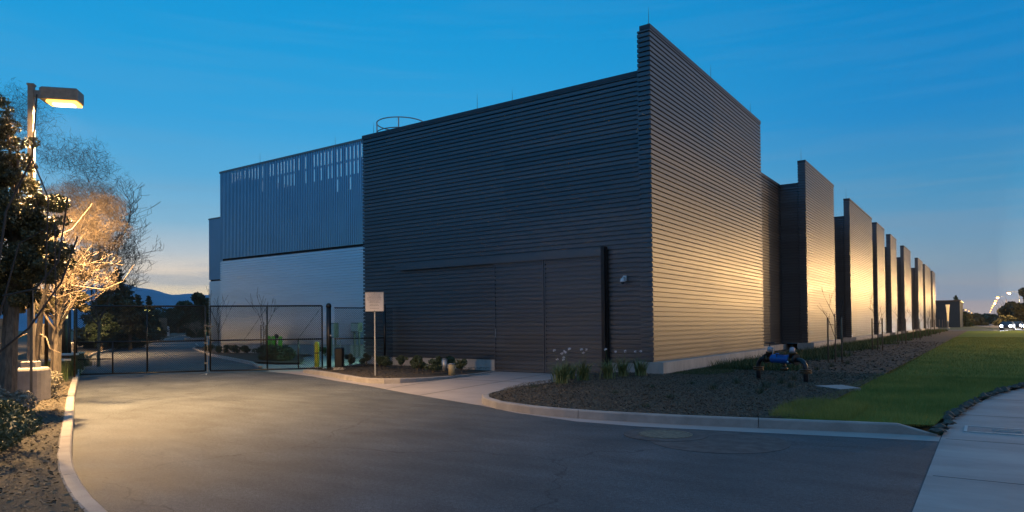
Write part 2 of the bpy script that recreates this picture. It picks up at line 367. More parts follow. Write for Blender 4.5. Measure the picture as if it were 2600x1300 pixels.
st(MB().poly([(-14.3, -3.35), (-20, -.5), (-31.1, 4.3), (-33, 6.4), (-17, 6.4), (-17, 60), (-13.4, 60), (-13.4, .45), (-12.7, .4), (-12.7, -3.2)], .005).build('service_drive', M['apron']))
WL = [(7.84, -60), (7.84, -8.2), (7.87, -6.22), (8.11, -3.87), (8.5, -1.09), (9.13, 1.45), (10.4, 4.6), (12.6, 8.3), (16.6, 12.5)]
st(MB().poly(WL+[(16.6, 9), (14.6, 6), (12.9, 2.5), (12.0, -1), (11.6, -5), (11.4, -9), (11.4, -60)], .008).build('sidewalk', M['walk']))
st(MB().poly([(11.42, -60), (11.42, -9.0), (11.62, -5), (12.02, -1), (12.92, 2.5), (14.62, 6), (16.6, 9), (17, 60), (15.5, 112), (60, 112), (60, -60)], 0.0).build('verge_ground', M['lawn']))
st(MB().poly([(17.2, -60), (17.2, 60), (15.7, 114), (2, 116), (2, 132), (13, 134), (7, 200), (4, 300), (3, 800), (16, 800), (17, 300), (20, 200), (27, 134), (80, 134), (80, 114), (30, 114), (31, 60), (31, -60)], .010).build('street', M['asphalt']))

def kerb_run(name, path, h=.15, w=.16, zs=None, flip=False, joints=None):
    """face on the left... outer face at the path, body to the right"""
    s = -1 if flip else 1
    prof = [(0, -.04), (0.012*s, (h-.02)), (.03*s, h), ((w-.015)*s, h), (w*s, h-.012), (w*s, -.04)]
    if flip: prof = prof[::-1]
    m = MB(); seg = []; acc = 0; cur = [path[0]]; cz = [zs[0] if zs else 1]
    step = 3.05
    for i in range(len(path)-1):
        a, b = Vector(path[i]), Vector(path[i+1]); d = (b-a).length; t = 0
        while acc+d-t > step and len(seg) < 40:
            t += step-acc; acc = 0; p = a.lerp(b, t/d); zz = (zs[i]+(zs[i+1]-zs[i])*t/d) if zs else 1
            u = (b-a).normalized()*.006
            cur.append(tuple(p-u)); cz.append(zz); seg.append((cur, cz)); cur = [tuple(p+u)]; cz = [zz]
        acc += d-t
        cur.append(path[i+1]); cz.append(zs[i+1] if zs else 1)
    seg.append((cur, cz))
    for c, z in seg:
        cc = [c[0]]; zz = [z[0]]
        for p, q in zip(c[1:], z[1:]):
            if (Vector(p)-Vector(cc[-1])).length > .02: cc.append(p); zz.append(q)
        if len(cc) > 1: sweep(m, cc, prof, zs=zz)
    return st(m.build(name, M['kerb']))
# left kerb: road lies on the path's right when walking towards -x, so the body goes left
kerb_run('road_kerb', LK[1:], flip=True)
K1 = [(-13.1, -2.75), (-12.3, -3.4), (-11, -3.85), (-9.43, -4.45), (-7.9, -5.12), (-7.2, -5.42), (-6.65, -5.5), (-6.1, -5.42), (-5.75, -5.1), (-5.58, -4.6), (-5.55, -4.0), (-5.65, -2.7), (-5.9, -1), (-6.25, .47)]
Z1 = [.15, .8, 1, 1, 1, 1, 1, 1, 1, .9, .75, .5, .3, .15]
kerb_run('apron_kerb', K1, zs=Z1, flip=True)
K2 = [(-3.0, .47), (-2.1, -2.0), (-2.1, -3.3), (-2.1, -4.35), (-1.75, -5.6), (-1.32, -6.6), (-1.1, -7.1), (-.86, -7.6), (-.42, -8.15), (.3, -8.65), (1.32, -8.98), (2.1, -9.06), (2.91, -9.05), (4.14, -8.88), (5.18, -8.66), (6.46, -8.32), (7.3, -8.14), (7.8, -8.06)]
Z2 = [.1, .12, .15, .25, .5, .75, .95, 1, 1, 1, 1, 1, 1, 1, 1, 1, 1, .05]
kerb_run('island_kerb', K2, zs=Z2, flip=True)
kerb_run('inner_road_kerb', back[:-1]+[(-16.2, -2.55)], h=.10, flip=True)

def bed(name, poly, zs, m): return st(MB().poly(poly, zs).build(name, m))
b1 = offset(K1, -.155)
bed('sign_planting_bed', b1+[(-13.2, .45)], [max(.02, .15*z-.015) for z in Z1]+[.12], M['mulch'])
b2 = offset(K2, -.155)
BED2 = b2[:-3]+[(5.9, -8.05), (5.9, 112), (-1.45, 112), (-1.45, .5)]
bed('mulch_bed', BED2, [max(.02, .15*z-.012) for z in Z2[:-3]]+[.138, .12, .12, .12], M['mulch'])
LAWN = [(5.7, -8.33), (6.46, -8.16), (7.25, -7.97), (7.72, -7.6), (7.80, -6.2), (8.04, -3.87), (8.43, -1.05), (9.06, 1.5), (10.33, 4.65), (12.55, 8.4), (16.6, 12.6), (17.1, 60), (15.6, 112), (5.9, 112), (5.9, 20), (6.0, 5), (5.85, -1.3), (6.0, -2.4), (5.72, -4.8), (5.6, -6.5)]
bed('lawn', LAWN, [.142, .142, .13, .10]+[.09]*16, M['lawn'])
LB = [p for p in LK[1:]]
lb_out = offset(LB, -.15)
bed('left_planting_bed', lb_out+[(-230, 80), (-120, 20), (-60, -10), (-36, -22), (-10, -30), (6.4, -30)], .13, M['litter'])
bedA = [(-46, 12.1), (-39, 8.5), (-31.15, 4.6), (-26.5, 2.65), (-20.9, .15), (-19.6, -.3), (-17.9, -.3), (-16.9, .2), (-19.3, 2.2), (-22.6, 4.7), (-24, 6.4), (-33, 6.4), (-46, 16)]
bed('wall_planting_bed', bedA, .095, M['mulch'])

# ------------------------------------------------------------------ dark ribbed building
db = empty('data_hall_building', (0, 0, 0), 0, 'long dark ribbed metal building with tall projecting fin walls', 'building')
FINS = [(0, 12.6, 10.95), (22.07, 30.94, 11.0), (37.46, 49.76, 11.06), (53.1, 59.0, 11.09), (64.3, 70.15, 11.13), (78.9, 88.1, 11.21), (100.0, 109.3, 11.27), (114.1, 128.4, 11.27), (133.5, 141.8, 11.3)]
Y0 = .5; ZT = 9.78; ZB = .42
plan = [(-13.27, 90), (-13.27, Y0)]
# walls seen in plan, anticlockwise with the outside on the right when walking +x then +y
w = [(-13.27, 141), (-13.27, Y0), (-.47, Y0)]
REC = -1.45
prev = 12.5
w += [(-.47, prev), (REC, prev)]
for (a, b, t) in FINS[1:]:
    w += [(REC, a+.25), (-.47, a+.25), (-.47, b-.1), (REC, b-.1)]
w += [(REC, 141)]
siding(MB(), w, ZB, ZT-.14)
mb = siding(MB(), w, ZB, ZT-.14); wall = mb.build('wall', M['siding'], db)
sweep(MB(), w, [(-.05, ZT-.14), (.012, ZT-.14), (.012, ZT), (-.12, ZT), (-.12, ZT-.14)])
mb = sweep(MB(), w, [(-.05, ZT-.142), (.012, ZT-.142), (.012, ZT), (-.12, ZT), (-.12, ZT-.142)]); mb.build('coping', M['paintdark'], wall)
MB().poly(w, ZT-.35).build('roof', M['paintdark'], db)
wp = [(-13.25, 141), (-13.25, Y0+.02), (-6.33, Y0+.02)]
pm = MB(); 
def plinth(m, x0, x1, y0, y1, z1=ZB): m.box(x0, x1, y0, y1, -.05, z1)
plinth(pm, -13.2, -6.36, Y0+.03, Y0+.6); plinth(pm, -1.86, -.05, Y0-.02, Y0+.6)
plinth(pm, REC-.3, REC+.16, 12.7, 141)
pm.build('plinth', M['conc'], db)
for k, (a, b, t) in enumerate(FINS):
    f = MB(); loop = [(-.43, a), (0, a), (0, b), (-.43, b)]
    siding(f, loop, .5, t-.14, closed=True); fo = f.build('fin_wall', M['siding_e'], db)
    c = MB().box(-.34 if k == 0 else -.43, .014, a-.012, b+.012, t-.138, t); c.build('coping', M['paintdark'], fo)
    p = MB().box(-.6, .30, a+.0, b+.1, -.05, .497); p.build('plinth', M['conc'], fo)
# sliding door
X0, X1, X2 = -6.34, -4.19, -1.93
dr = empty('sliding_door', (0, 0, 0)); dr.parent = db
def leaf(xa, xb, y=.40):
    m = MB(); e = .05
    m.box(xa, xa+e, y-.012, y+.05, .02, 3.93); m.box(xb-e, xb, y-.012, y+.05, .02, 3.93)
    m.box(xa+e, xb-e, y-.010, y+.05, 3.86, 3.93); m.box(xa+e, xb-e, y-.010, y+.05, .02, .09)
    siding(m, [(xa+e, y), (xb-e, y)], .09, 3.86, depth=.035)
    return m
l1 = leaf(X0, X1-.012).build('door_leaf', M['siding'], dr); leaf(X1+.012, X2).build('door_leaf', M['siding'], dr)
MB().box(-11.2, X2+.08, .33, .47, 3.95, 4.17).box(-11.2, X2+.08, .30, .33, 3.92, 4.17).build('track_cover', M['siding'], dr)
MB().box(X2, X2+.13, .28, .50, .02, 4.22).box(X2+.13, X2+.17, .36, .50, .02, 4.12).build('guide_post', M['blackpaint'], dr)
h = MB().tube([(X0+.1, .385, 1.25), (X0+.1, .33, 1.25), (X0+.1, .33, 1.55), (X0+.1, .385, 1.55)], .012, 6); h.build('handle', M['galv'], l1)
# wall camera / light
wl = empty('wall_camera', (-1.16, Y0, 3.08), 0, 'small white dome camera fixed on the dark wall by the tall fin', 'camera')
MB().box(-.06, .06, -.05, 0, -.02, .16).tube([(0, -.05, .08), (0, -.16, .1), (0, -.2, .06)], .028, 8).build('bracket', M['white'], wl)
MB().lathe([(.02, .10), (.06, .09), (.085, .02), (.09, -.02), (.07, -.03)], (0, -.2, -.03), 14).build('housing', M['white'], wl, True)
MB().lathe([(.065, -.03), (.05, -.07), (.02, -.09)], (0, -.2, -.03), 14).build('lens', M['glass'], wl, True)
# roof items
rg = empty('roof_guard_rail', (*P2(1022, 30)[:2], 9.24), 0, 'large round guard rail hoop standing on the dark roof', 'guard rail')
def hoop(root, R, zt, zm, npost, rr, m):
    MB().torus((0, 0, zt), R, rr, 40, 6).build('top_rail', m, root, True); MB().torus((0, 0, zm), R, rr, 40, 6).build('mid_rail', m, root, True)
    for k in range(npost):
        a = 2*math.pi*k/npost+.35; MB().tube([(R*math.cos(a), R*math.sin(a), 0), (R*math.cos(a), R*math.sin(a), zt)], rr*1.2, 6).build('post', m, root)
hoop(rg, 1.06, 1.32, .88, 5, .024, M['galv'])
rg2 = empty('ladder_cage', (*P2(962, 31)[:2], 9.2), 0, 'small round ladder cage at the left end of the dark roof', 'guard rail')
hoop(rg2, .42, 1.12, .85, 9, .014, M['galv'])
def rod(x, y, z, h, lab):
    o = MB().lathe([(.05, 0), (.05, .02), (.010, .03), (.007, h*.6), (.003, h)], (0, 0, 0), 6).build('lightning_rod', M['greysteel'], None, False, (x, y, z))
    tag(o, lab, 'lightning rod', 'thin lightning rods on the roof edges')
for (x, y, z, h, lab) in ((-.06, .06, 10.95, .55, 'thin lightning rod on the corner of the nearest tall fin'), (-.06, 5.9, 10.95, .55, 'thin lightning rod halfway along the top of the nearest fin'),
                          (-.06, 11.2, 10.95, .5, 'thin lightning rod near the far end of the nearest fin top'), (-.25, 22.2, 11.0, .75, 'thin lightning rod on the second fin from the corner'),
                          (-.25, 37.6, 11.06, .8, 'thin lightning rod on the third fin from the corner'), (-7.2, .62, ZT, .62, 'tall thin lightning rod midway along the front roof edge'),
                          (-5.6, .62, ZT, .45, 'shorter lightning rod midway along the front roof edge'), (-13.0, .9, ZT, .62, 'thin lightning rod beside the small ladder cage'),
                          (-22, 6.6, 12.0, .6, 'thin lightning rod on the grey building near the dark wall'), (-29, 6.6, 12.0, .7, 'thin lightning rod near the left end of the grey roof')):
    rod(x, y, z, h, lab)

# ------------------------------------------------------------------ silver building
GX0, GX1, GY, GZ = -33.07, -16.4, 6.4, 12.0
def grey(name, x0, x1, y, y2, zt, zm, zp, lab, seed, slots=True):
    r = random.Random(seed); root = empty(name, (0, 0, 0), 0, lab, 'building')
    path = [(x0, y2), (x0, y), (x1, y), (x1, y2)]
    m = siding(MB(), path, zp, zm-.12, depth=.06, groove=.05); m.build('lower_wall', M['silver'], root)
    MB().box(x0+.12, x1-.12, y+.12, y2, zm-.3, zm+.2).build('reveal', M['dark'], root)
    MB().box(x0+.03, x1-.03, y+.03, y2, -.05, zp-.003).build('plinth', M['conc'], root)
    # upper screen: vertical ribs; some columns stop short to leave slots open to the sky
    last = False; m = MB(); p = .1524; n = int((x1-x0)/p); zb = zm+.02; ztt = zt-.12
    rows = [(zt-1.0, zt-.28), (zt-1.85, zt-1.13), (zt-2.68, zt-1.98)]
    for i in range(n):
        xa = x0+i*p; u = i/n; cuts = []
        if slots and not last:
            grp = r.random()
            if .08 < u and grp < .55+.45*u:
                nr = 1+(u > .25 and r.random() < .75)+(u > .62 and r.random() < .45)
                for a, b in rows[:nr]:
                    if u < .2: a = b-.25-.4*r.random()
                    cuts.append((a, b))
        last = bool(cuts)
        segs = []; z = zb
        for a, b in sorted(cuts): segs.append((z, a)); z = b
        segs.append((z, ztt))
        for a, b in segs:
            v = [(xa, y+.035, a), (xa+.080, y+.035, a), (xa+.080, y+.035, b), (xa, y+.035, b)]; m.add(v, [(0, 1, 2, 3)])
        v = [(xa+.080, y+.035, zb), (xa+.086, y-.012, zb), (xa+p-.006, y-.012, zb), (xa+p, y+.035, zb)]
        v += [(q[0], q[1], ztt) for q in v]; m.add(v, [(j, j+1, j+5, j+4) for j in range(3)])
    m.build('upper_screen', M['screen'], root)
    m = MB()
    for i in range(int((y2-y)/p)):
        ya = y+i*p
        v = [(x0+.035, ya, zb), (x0+.035, ya+.03, zb), (x0-.012, ya+.038, zb), (x0-.012, ya+p-.008, zb), (x0+.035, ya+p, zb)]; v += [(q[0], q[1], ztt) for q in v]
        m.add(v, [(j+1, j, j+5, j+6) for j in range(4)])
    m.build('side_screen', M['screen'], root)
    sweep(MB(), path, [(-.05, 0)])
    sweep(m2 := MB(), path, [(-.06, ztt), (.025, ztt), (.025, zt), (-.10, zt), (-.10, ztt)]); m2.build('coping', M['greysteel'], root)
    MB().poly([(x0+.1, y+.1), (x1-.1, y+.1), (x1-.1, y2), (x0+.1, y2)], zt-3.1).build('roof', M['paintdark'], root)
    return root
grey('silver_building', GX0, GX1, GY, 16.8, 12.0, 6.2, .68, 'silver ribbed metal building with slotted upper screen behind the gate', 3)
grey('far_silver_building', -51.7, -30, 17.0, 40, 12.0, 6.2, .36, 'narrow silver metal building edge beyond the slotted one', 5, False)

# ------------------------------------------------------------------ chain-link gates and fence
def link_panel(mb, a, b, z0, z1, p=.075, w=.0095):
    a, b = Vector((*a, 0)), Vector((*b, 0)); Ln = (b-a).length; u = (b-a)/Ln; H = z1-z0
    nrm = u.cross(Vector((0, 0, 1)))
    for s in (1, -1):
        k = -H
        while k < Ln:
            # line x = k + t (s=1) or mirrored, t in 0..H
            t0 = max(0, -k); t1 = min(H, Ln-k)
            if t1 > t0+.01:
                x0, x1 = k+t0, k+t1
                if s < 0: x0, x1 = Ln-x0, Ln-x1
                p0 = a+u*x0+Vector((0, 0, z0+t0))+nrm*(.003*s); p1 = a+u*x1+Vector((0, 0, z0+t1))+nrm*(.003*s)
                d = (p1-p0).normalized(); r = d.cross(nrm)*w/2; q = nrm*w/2
                mb.add([p0-r, p0+q, p0+r, p1-r, p1+q, p1+r, p0-q, p1-q], [(0, 1, 4, 3), (1, 2, 5, 4), (2, 6, 7, 5), (6, 0, 3, 7)])
            k += p*1.0
M['wire'] = mat('black_link_wire', (.012, .014, .016), .5, .2, var=0)
def gate(name, a, b, lab, halfposts, mid, braces, extra=None, group='pair of chain link gate leaves'):
    root = empty(name, (a[0], a[1], 0), 0, lab, 'gate', group)
    A_, B_ = Vector((0, 0)), Vector((b[0]-a[0], b[1]-a[1])); P = lambda s, z: Vector((*(A_.lerp(B_, s)), z))
    T, Z0 = 2.5, .09; rr = .03
    f = MB().tube([P(0, Z0), P(0, T)], rr, 8).tube([P(1, Z0), P(1, T)], rr, 8).tube([P(0, T), P(1, T)], rr, 8).tube([P(0, Z0), P(1, Z0)], rr, 8)
    fo = f.build('frame', M['blackpaint'], root, True)
    MB().tube([P(0, 1.22), P(1, 1.22)], rr*.9, 8).build('mid_rail', M['blackpaint'], root, True)
    MB().tube([P(mid, Z0), P(mid, T)], rr, 8).build('post', M['blackpaint'], root, True)
    for s in halfposts: MB().tube([P(s, Z0), P(s, 1.22)], rr*.9, 8).build('post', M['blackpaint'], root, True)
    for s0, s1 in braces: MB().tube([P(s0, 1.25), P(s1, T-.1)], .007, 5).build('brace', M['blackpaint'], root)
    if extra: MB().tube([P(extra[0], extra[2]), P(extra[1], extra[2])], rr*.7, 6).build('low_rail', M['blackpaint'], root, True)
    m = MB(); link_panel(m, (0, 0), tuple(B_), Z0+.03, T-.03); m.build('chain_link', M['wire'], root)
    MB().lathe([(.04, .0), (.04, .03)], P(.0, T), 8)
    return root
GL0, GLm, GRm, GR0 = (-18.0, -8.62), (-15.52, -5.27), (-15.42, -5.14), (-12.72, -2.15)
ga = gate('gate_leaf', GL0, GLm, 'black chain link gate leaf on the left, beside the stone edged planting', [.27], .535, [(.56, .95)], (0, .27, .62))
gb = gate('gate_leaf', GRm, GR0, 'black chain link gate leaf on the right, beside the thick round post', [.78], .50, [(.30, .49), (.78, .985)])
for z in (.35, .75, 1.1, 1.55, 1.75): MB().box(-.03, .05, -.04, .04, z, z+.06).build('latch', M['greysteel'], ga).location = (GLm[0]-GL0[0], GLm[1]-GL0[1], 0)
MB().tube([(0, .0, .05), (0, 0, 1.4)], .012, 6).tube([(-.1, 0, 1.75), (.22, .1, 1.75)], .03, 6).build('drop_bolt', M['greysteel'], ga).location = (GLm[0]-GL0[0]+.045, GLm[1]-GL0[1]+.06, 0)
gp = empty('gate_post', (-12.42, -2.08, 0), 0, 'thick black round gate post with a domed cap', 'post')
MB().lathe([(.09, 0), (.09, 2.45)], (0, 0, 0), 16).build('shaft', M['blackpaint'], gp, True); MB().lathe([(.105, 2.44), (.105, 2.5), (.08, 2.57), (.03, 2.6)], (0, 0, 0), 16).build('cap', M['blackpaint'], gp, True)
for z in (1.35,): MB().lathe([(.03, -.12), (.035, -.06), (.03, .0)], (0, 0, z), 8, 'x').build('hinge', M['galv'], gp)
MB().lathe([(.03, .08), (.035, .13), (.02, .16)], (0, 0, 1.35), 8, 'x').build('hinge', M['galv'], gp)
op = empty('gate_operator', (-12.2, -1.75, 0), rad(35), 'black cabinet of the gate opener at the foot of the round post', 'gate opener')
MB().cham(-.16, .16, -.16, .16, .12, .88, .04).build('cabinet', M['blackpaint'], op); MB().box(-.2, .2, -.2, .2, 0, .12).build('base', M['conc'], op)
gpl = empty('gate_hinge_post', (-18.15, -8.78, 0), 0, 'slim black hinge post at the left end of the gate', 'post')
MB().lathe([(.05, 0), (.05, 2.5)], (0, 0, 0), 12).build('shaft', M['blackpaint'], gpl, True); MB().lathe([(.058, 2.5), (.05, 2.55), (.02, 2.58)], (0, 0, 0), 12).build('cap', M['blackpaint'], gpl, True)
fr = empty('chain_link_fence', (-12.3, -1.9, 0), 0, 'short black chain link fence between round post and dark wall', 'fence')
e2 = Vector((-11.62, .1))-Vector((-12.3, -1.9))
fp = lambda s, z: (e2.x*s, e2.y*s, z)
for z in (2.42, 1.22, .12): MB().tube([fp(0, z), fp(1, z)], .024, 8).build('rail', M['blackpaint'], fr, True)
MB().tube([fp(1, 0), fp(1, 2.55)], .05, 10).build('post', M['blackpaint'], fr, True)
m = MB(); link_panel(m, (0, 0), tuple(e2), .12, 2.42); m.build('chain_link', M['wire'], fr)
e3 = Vector((.16, .3)); m = MB(); link_panel(m, tuple(e2), tuple(e2+e3), .12, 2.42); m.build('chain_link', M['wire'], fr)
# scraped arcs left by the gate drop bolts
def arc(c, R, a0, a1, w=.05):
    m = MB(); n = 24; v = []
    for i in range(n+1):
        a = rad(a0+(a1-a0)*i/n); ww = w*(.35+.65*math.sin(math.pi*min(1, i/n*1.0+.001))**.5)
        v += [(c[0]+(R-ww/2)*math.cos(a), c[1]+(R-ww/2)*math.sin(a), .009), (c[0]+(R+ww/2)*math.cos(a), c[1]+(R+ww/2)*math.sin(a), .009)]
    return m.add(v, [(2*i, 2*i+1, 2*i+3, 2*i+2) for i in range(n)])
aL = math.degrees(math.atan2(GLm[1]-GL0[1], GLm[0]-GL0[0])); aR = math.degrees(math.atan2(GRm[1]-GR0[1], GRm[0]-GR0[0]))
st(arc(GL0, 4.22, aL-16, aL-1).build('road_scrape', M['paintline'])); st(arc(GR0, 4.1, aR+1, aR+16).build('road_scrape', M['paintline']))

# ------------------------------------------------------------------ sign by the gate
def face_cam(x, y): return math.atan2(CAM.y-y, CAM.x-x)+math.pi/2
sg = empty('notice_sign', (-7.5, -4.42, .13), rad(34), 'pale square notice board with small print on a thin post', 'sign')
MB().bar((0, .03, -.05), (0, .03, 2.6), .038, .038).build('post', M['galv'], sg)
pn = MB().cham(-.30, .30, -.014, .014, 2.02, 2.64, .012).build('panel', M['signface'], sg)
MB().box(-.30, .30, -.02, -.0145, 2.02, 2.035).box(-.30, .30, -.02, -.0145, 2.625, 2.64).box(-.30, -.285, -.02, -.0145, 2.035, 2.625).box(.285, .30, -.02, -.0145, 2.035, 2.625).build('border', M['greysteel'], pn)
tx = MB(); r_ = random.Random(4)
for k, (z, hw) in enumerate([(2.575, .24), (2.537, .19), (2.499, .18), (2.461, .22), (2.423, .23), (2.385, .22), (2.347, .15), (2.309, .18), (2.25, .12), (2.212, .15), (2.12, .14)]):
    x = -hw
    while x < hw-.02:
        l = .018+r_.random()*.045; xe = min(hw, x+l); c = x
        while c < xe:  # letter-like ticks, too small to read
            hgt = .010+.006*r_.random(); tx.box(c, c+.005, -.0165, -.0145, z-.004, z-.004+hgt); c += .0085
        x = xe+.014
tx.build('print', M['signtext'], pn)
for z in (2.6, 2.042): MB().box(-.01, .01, -.022, -.0145, z, z+.012).build('bolt', M['bronze'], pn)

# ------------------------------------------------------------------ bollards, pipes, cabinets
def bollard(x, y, z, h, r, m, lab, grp=None, band=False):
    o = empty('bollard', (x, y, z), 0, lab, 'bollard', grp)
    MB().lathe([(r, 0), (r, h-r*.9), (r*.85, h-r*.4), (r*.5, h-.01), (.01, h)], (0, 0, 0), 16).build('shaft', m, o, True)
    if band: MB().lathe([(r+.004, h*.54), (r+.004, h*.58)], (0, 0, 0), 16).build('band', M['blackpaint'], o)
    MB().lathe([(r*1.6, -.05), (r*1.5, .03)], (0, 0, 0), 12).build('footing', M['conc'], o)
bollard(-14.5, -.95, .0, 1.08, .1, M['yellow'], 'bright yellow bollard standing just behind the right gate leaf', None, True)
bollard(-22.9, 3.5, .09, 1.12, .11, M['green'], 'rightmost green bollard behind the dark bush by the gate', 'green bollards in the bed')
bollard(-24.6, 4.3, .09, 1.12, .11, M['green'], 'middle green bollard behind the dark bush by the gate', 'green bollards in the bed')
bollard(-26.1, 5.1, .09, 1.12, .11, M['green'], 'leftmost green bollard, half hidden by the gate upright', 'green bollards in the bed')
o = empty('pipe_stub', (-5.75, -2.75, .1), 0, 'short lit yellowish pipe stub at the right end of the sign bed', 'pipe'); MB().lathe([(.11, 0), (.11, .34), (.09, .34), (.09, .3)], (0, 0, 0), 16).build('pipe', M['litpipe'], o, True); MB().lathe([(.12, .34), (.1, .37)], (0, 0, 0), 16).build('cap', M['greysteel'], o)
o = empty('pipe_stub', (-7.15, -1.45, .1), 0, 'short grey pipe stub against the plinth in the sign bed', 'pipe'); MB().lathe([(.1, 0), (.1, .40)], (0, 0, 0), 14).build('pipe', M['galv'], o, True); MB().lathe([(.11, .40), (.09, .43)], (0, 0, 0), 14).build('cap', M['greysteel'], o)
def cabinet(x, y, lab, w=.5, h=.75, z=.9, legs=True, rz=0):
    o = empty('electrical_cabinet', (x, y, .1), rz, lab, 'cabinet')
    b = MB().cham(-w/2, w/2, -.16, .16, z, z+h, .02).build('box', M['greysteel'], o); MB().box(-w/2+.04, w/2-.04, -.175, -.161, z+.05, z+h-.06).build('door', M['galv'], b)
    for s in (-1, 1): MB().box(s*w*.3-.03, s*w*.3+.03, -.05, .05, 0, z).build('leg', M['greysteel'], o)
    MB().tube([(w/2+.3, 0, 0), (w/2+.3, 0, z*.9), (w/2, 0, z*.95)], .02, 6).build('conduit', M['galv'], o)
cabinet(-21.1, 5.6, 'dark grey electrical cabinet just right of the round gate post', .55, .8, 1.0)
cabinet(-19.35, 5.7, 'pale electrical cabinet beside the corner of the dark building', .6, .5, 1.3)
o = empty('stand_pipe', (-26.6, 5.9, .09), 0, 'dark bent stand pipe near the grey wall', 'pipe'); MB().tube([(0, 0, 0), (0, 0, 1.0), (.1, -.05, 1.15), (.35, -.1, 1.12), (.42, -.12, .98)], .075, 8).build('pipe', M['iron'], o, True); MB().lathe([(.12, -.02), (.12, .04)], (0, 0, 0), 10).build('flange', M['iron'], o)

# backflow preventer
A0 = Vector((3.17, -.21, .10)); B0 = Vector((4.56, -.99, .10)); dv = B0-A0
bf = empty('backflow_preventer', tuple((A0+B0)/2), math.atan2(dv.y, dv.x), 'blue and brown pipework valve assembly standing in the dark mulch', 'valve assembly'); hl_ = dv.length/2
zc_ = .60
for s in (-1, 1):
    x = s*hl_
    pth = [(x, 0, -.1), (x, 0, zc_-.26)]+[(x-s*.2*(1-math.cos(a)), 0, zc_-.2+.2*math.sin(a)) for a in (0, .4, .8, 1.2, 1.57)]
    pth = [(x, 0, -.1), (x, 0, .25)]+[(x-s*.22*(1-math.cos(a)), 0, zc_-.22+.22*math.sin(a)) for a in (0, .4, .8, 1.2, 1.57)]+[(s*(hl_-.27), 0, zc_)]
    rs = MB().tube(pth, .062, 12).build('riser_pipe', M['iron'], bf, True)
    MB().lathe([(.14, zc_-.28), (.14, zc_-.235)], (x, 0, 0), 16).lathe([(.14, zc_-.34), (.14, zc_-.295)], (x, 0, 0), 16).build('flange', M['bronze'], rs)
    MB().lathe([(.14, s*(hl_-.30)-.02), (.14, s*(hl_-.30)+.02)], (0, 0, zc_), 16, 'x').build('flange', M['iron'], rs)
    vx = s*(hl_-.42)
    gv = MB().lathe([(.12, vx-.11), (.09, vx-.08), (.1, vx), (.09, vx+.08), (.12, vx+.11)], (0, 0, zc_), 14, 'x').lathe([(.1, zc_), (.085, zc_+.14), (.11, zc_+.15), (.11, zc_+.19)], (vx, 0, 0), 12).build('gate_valve', M['bronze'], bf, True)
    MB().lathe([(.075, zc_+.19), (.07, zc_+.26), (.05, zc_+.32), (.02, zc_+.33)], (vx, 0, 0), 12).build('bonnet', M['pinkmetal'], gv, True)
    hw = MB().torus((vx, 0, zc_+.42), .135, .014, 20, 6).tube([(vx, 0, zc_+.3), (vx, 0, zc_+.44)], .014, 6)
    for a in (0, 1.05, 2.1): hw.tube([(vx-.13*math.cos(a), -.13*math.sin(a), zc_+.42), (vx+.13*math.cos(a), .13*math.sin(a), zc_+.42)], .009, 5)
    hw.build('hand_wheel', M['blackpaint'], gv, True)
bb = MB().lathe([(.10, -.30), (.125, -.28), (.125, -.22), (.115, -.2), (.12, 0), (.115, .2), (.125, .22), (.125, .28), (.1, .30)], (0, 0, zc_), 18, 'x').build('check_valve_body', M['blue'], bf, True)
MB().lathe([(.05, .1), (.05, .14), (.03, .15)], (-.12, 0, zc_), 10).build('cover', M['blue'], bb, True)
MB().tube([(.1, 0, zc_-.12), (.1, 0, zc_-.22)], .05, 10).lathe([(.09, zc_-.30), (.1, zc_-.24), (.06, zc_-.20)], (.1, 0, 0), 12).build('relief_valve', M['bronze'], bf, True)
MB().tube([(-.22, -.06, zc_+.1), (-.22, -.06, zc_+.26)], .012, 6).lathe([(.0, zc_+.25), (.03, zc_+.26), (.03, zc_+.30), (.0, zc_+.31)], (-.22, -.06, 0), 8).build('test_cock', M['galv'], bf)
MB().tube([(-.05, -.1, zc_+.13), (.2, -.1, zc_+.13)], .014, 6).tube([(-.05, -.1, zc_+.05), (-.05, -.1, zc_+.13)], .012, 6).build('bypass_tube', M['bronze'], bf)
MB().lathe([(.0, -.02), (.03, 0), (.0, .02)], (.33, -.12, zc_-.06), 8, 'y').build('tag_disc', M['white'], bf)

# flat covers
o = empty('utility_slab', (0, 0, 0), 0, 'flat grey concrete utility slab between mulch and lawn', 'utility cover')
sl = MB(); P4 = [(5.0, -2.15), (5.66, -2.8), (6.0, -2.3), (5.5, -1.6)]
sl.poly(P4, .16); n0 = len(sl.v); sl.add([(x, y, .16) for x, y in P4]+[(x, y, .05) for x, y in P4], [(i, i+4, (i+1) % 4+4, (i+1) % 4) for i in range(4)]); sl.build('slab', M['apron'], o)
mh = empty('manhole_cover', (4.4, -9.95, .006), 0, 'round worn manhole cover with gritty ring set in the asphalt', 'manhole cover')
MB().lathe([(.62, -.02), (.62, .004)], (0, 0, 0), 40).build('collar', M['patch'], mh)
MB().lathe([(.40, -.02), (.40, .010), (.36, .012), (.355, .007), (.30, .008)], (0, 0, 0), 40).build('lid', mat('worn_iron', (.09, .085, .07), .7, .3, var=.6, scale=14, col2=(.22, .2, .14), bump=1, bscale=40), mh)
st(MB().lathe([(.95, -.02), (.95, .0045)], (5.25, -10.1, 0), 40).build('asphalt_patch', M['patch']))
vc = empty('utility_cover', (8.55, -7.1, .010), 0, 'rectangular utility cover with pale lift bars in the sidewalk', 'utility cover')
MB().box(-.42, .42, -.30, .30, -.02, .004).build('lid', mat('cover_concrete', (.2, .2, .2), .8, var=.2, scale=8), vc)
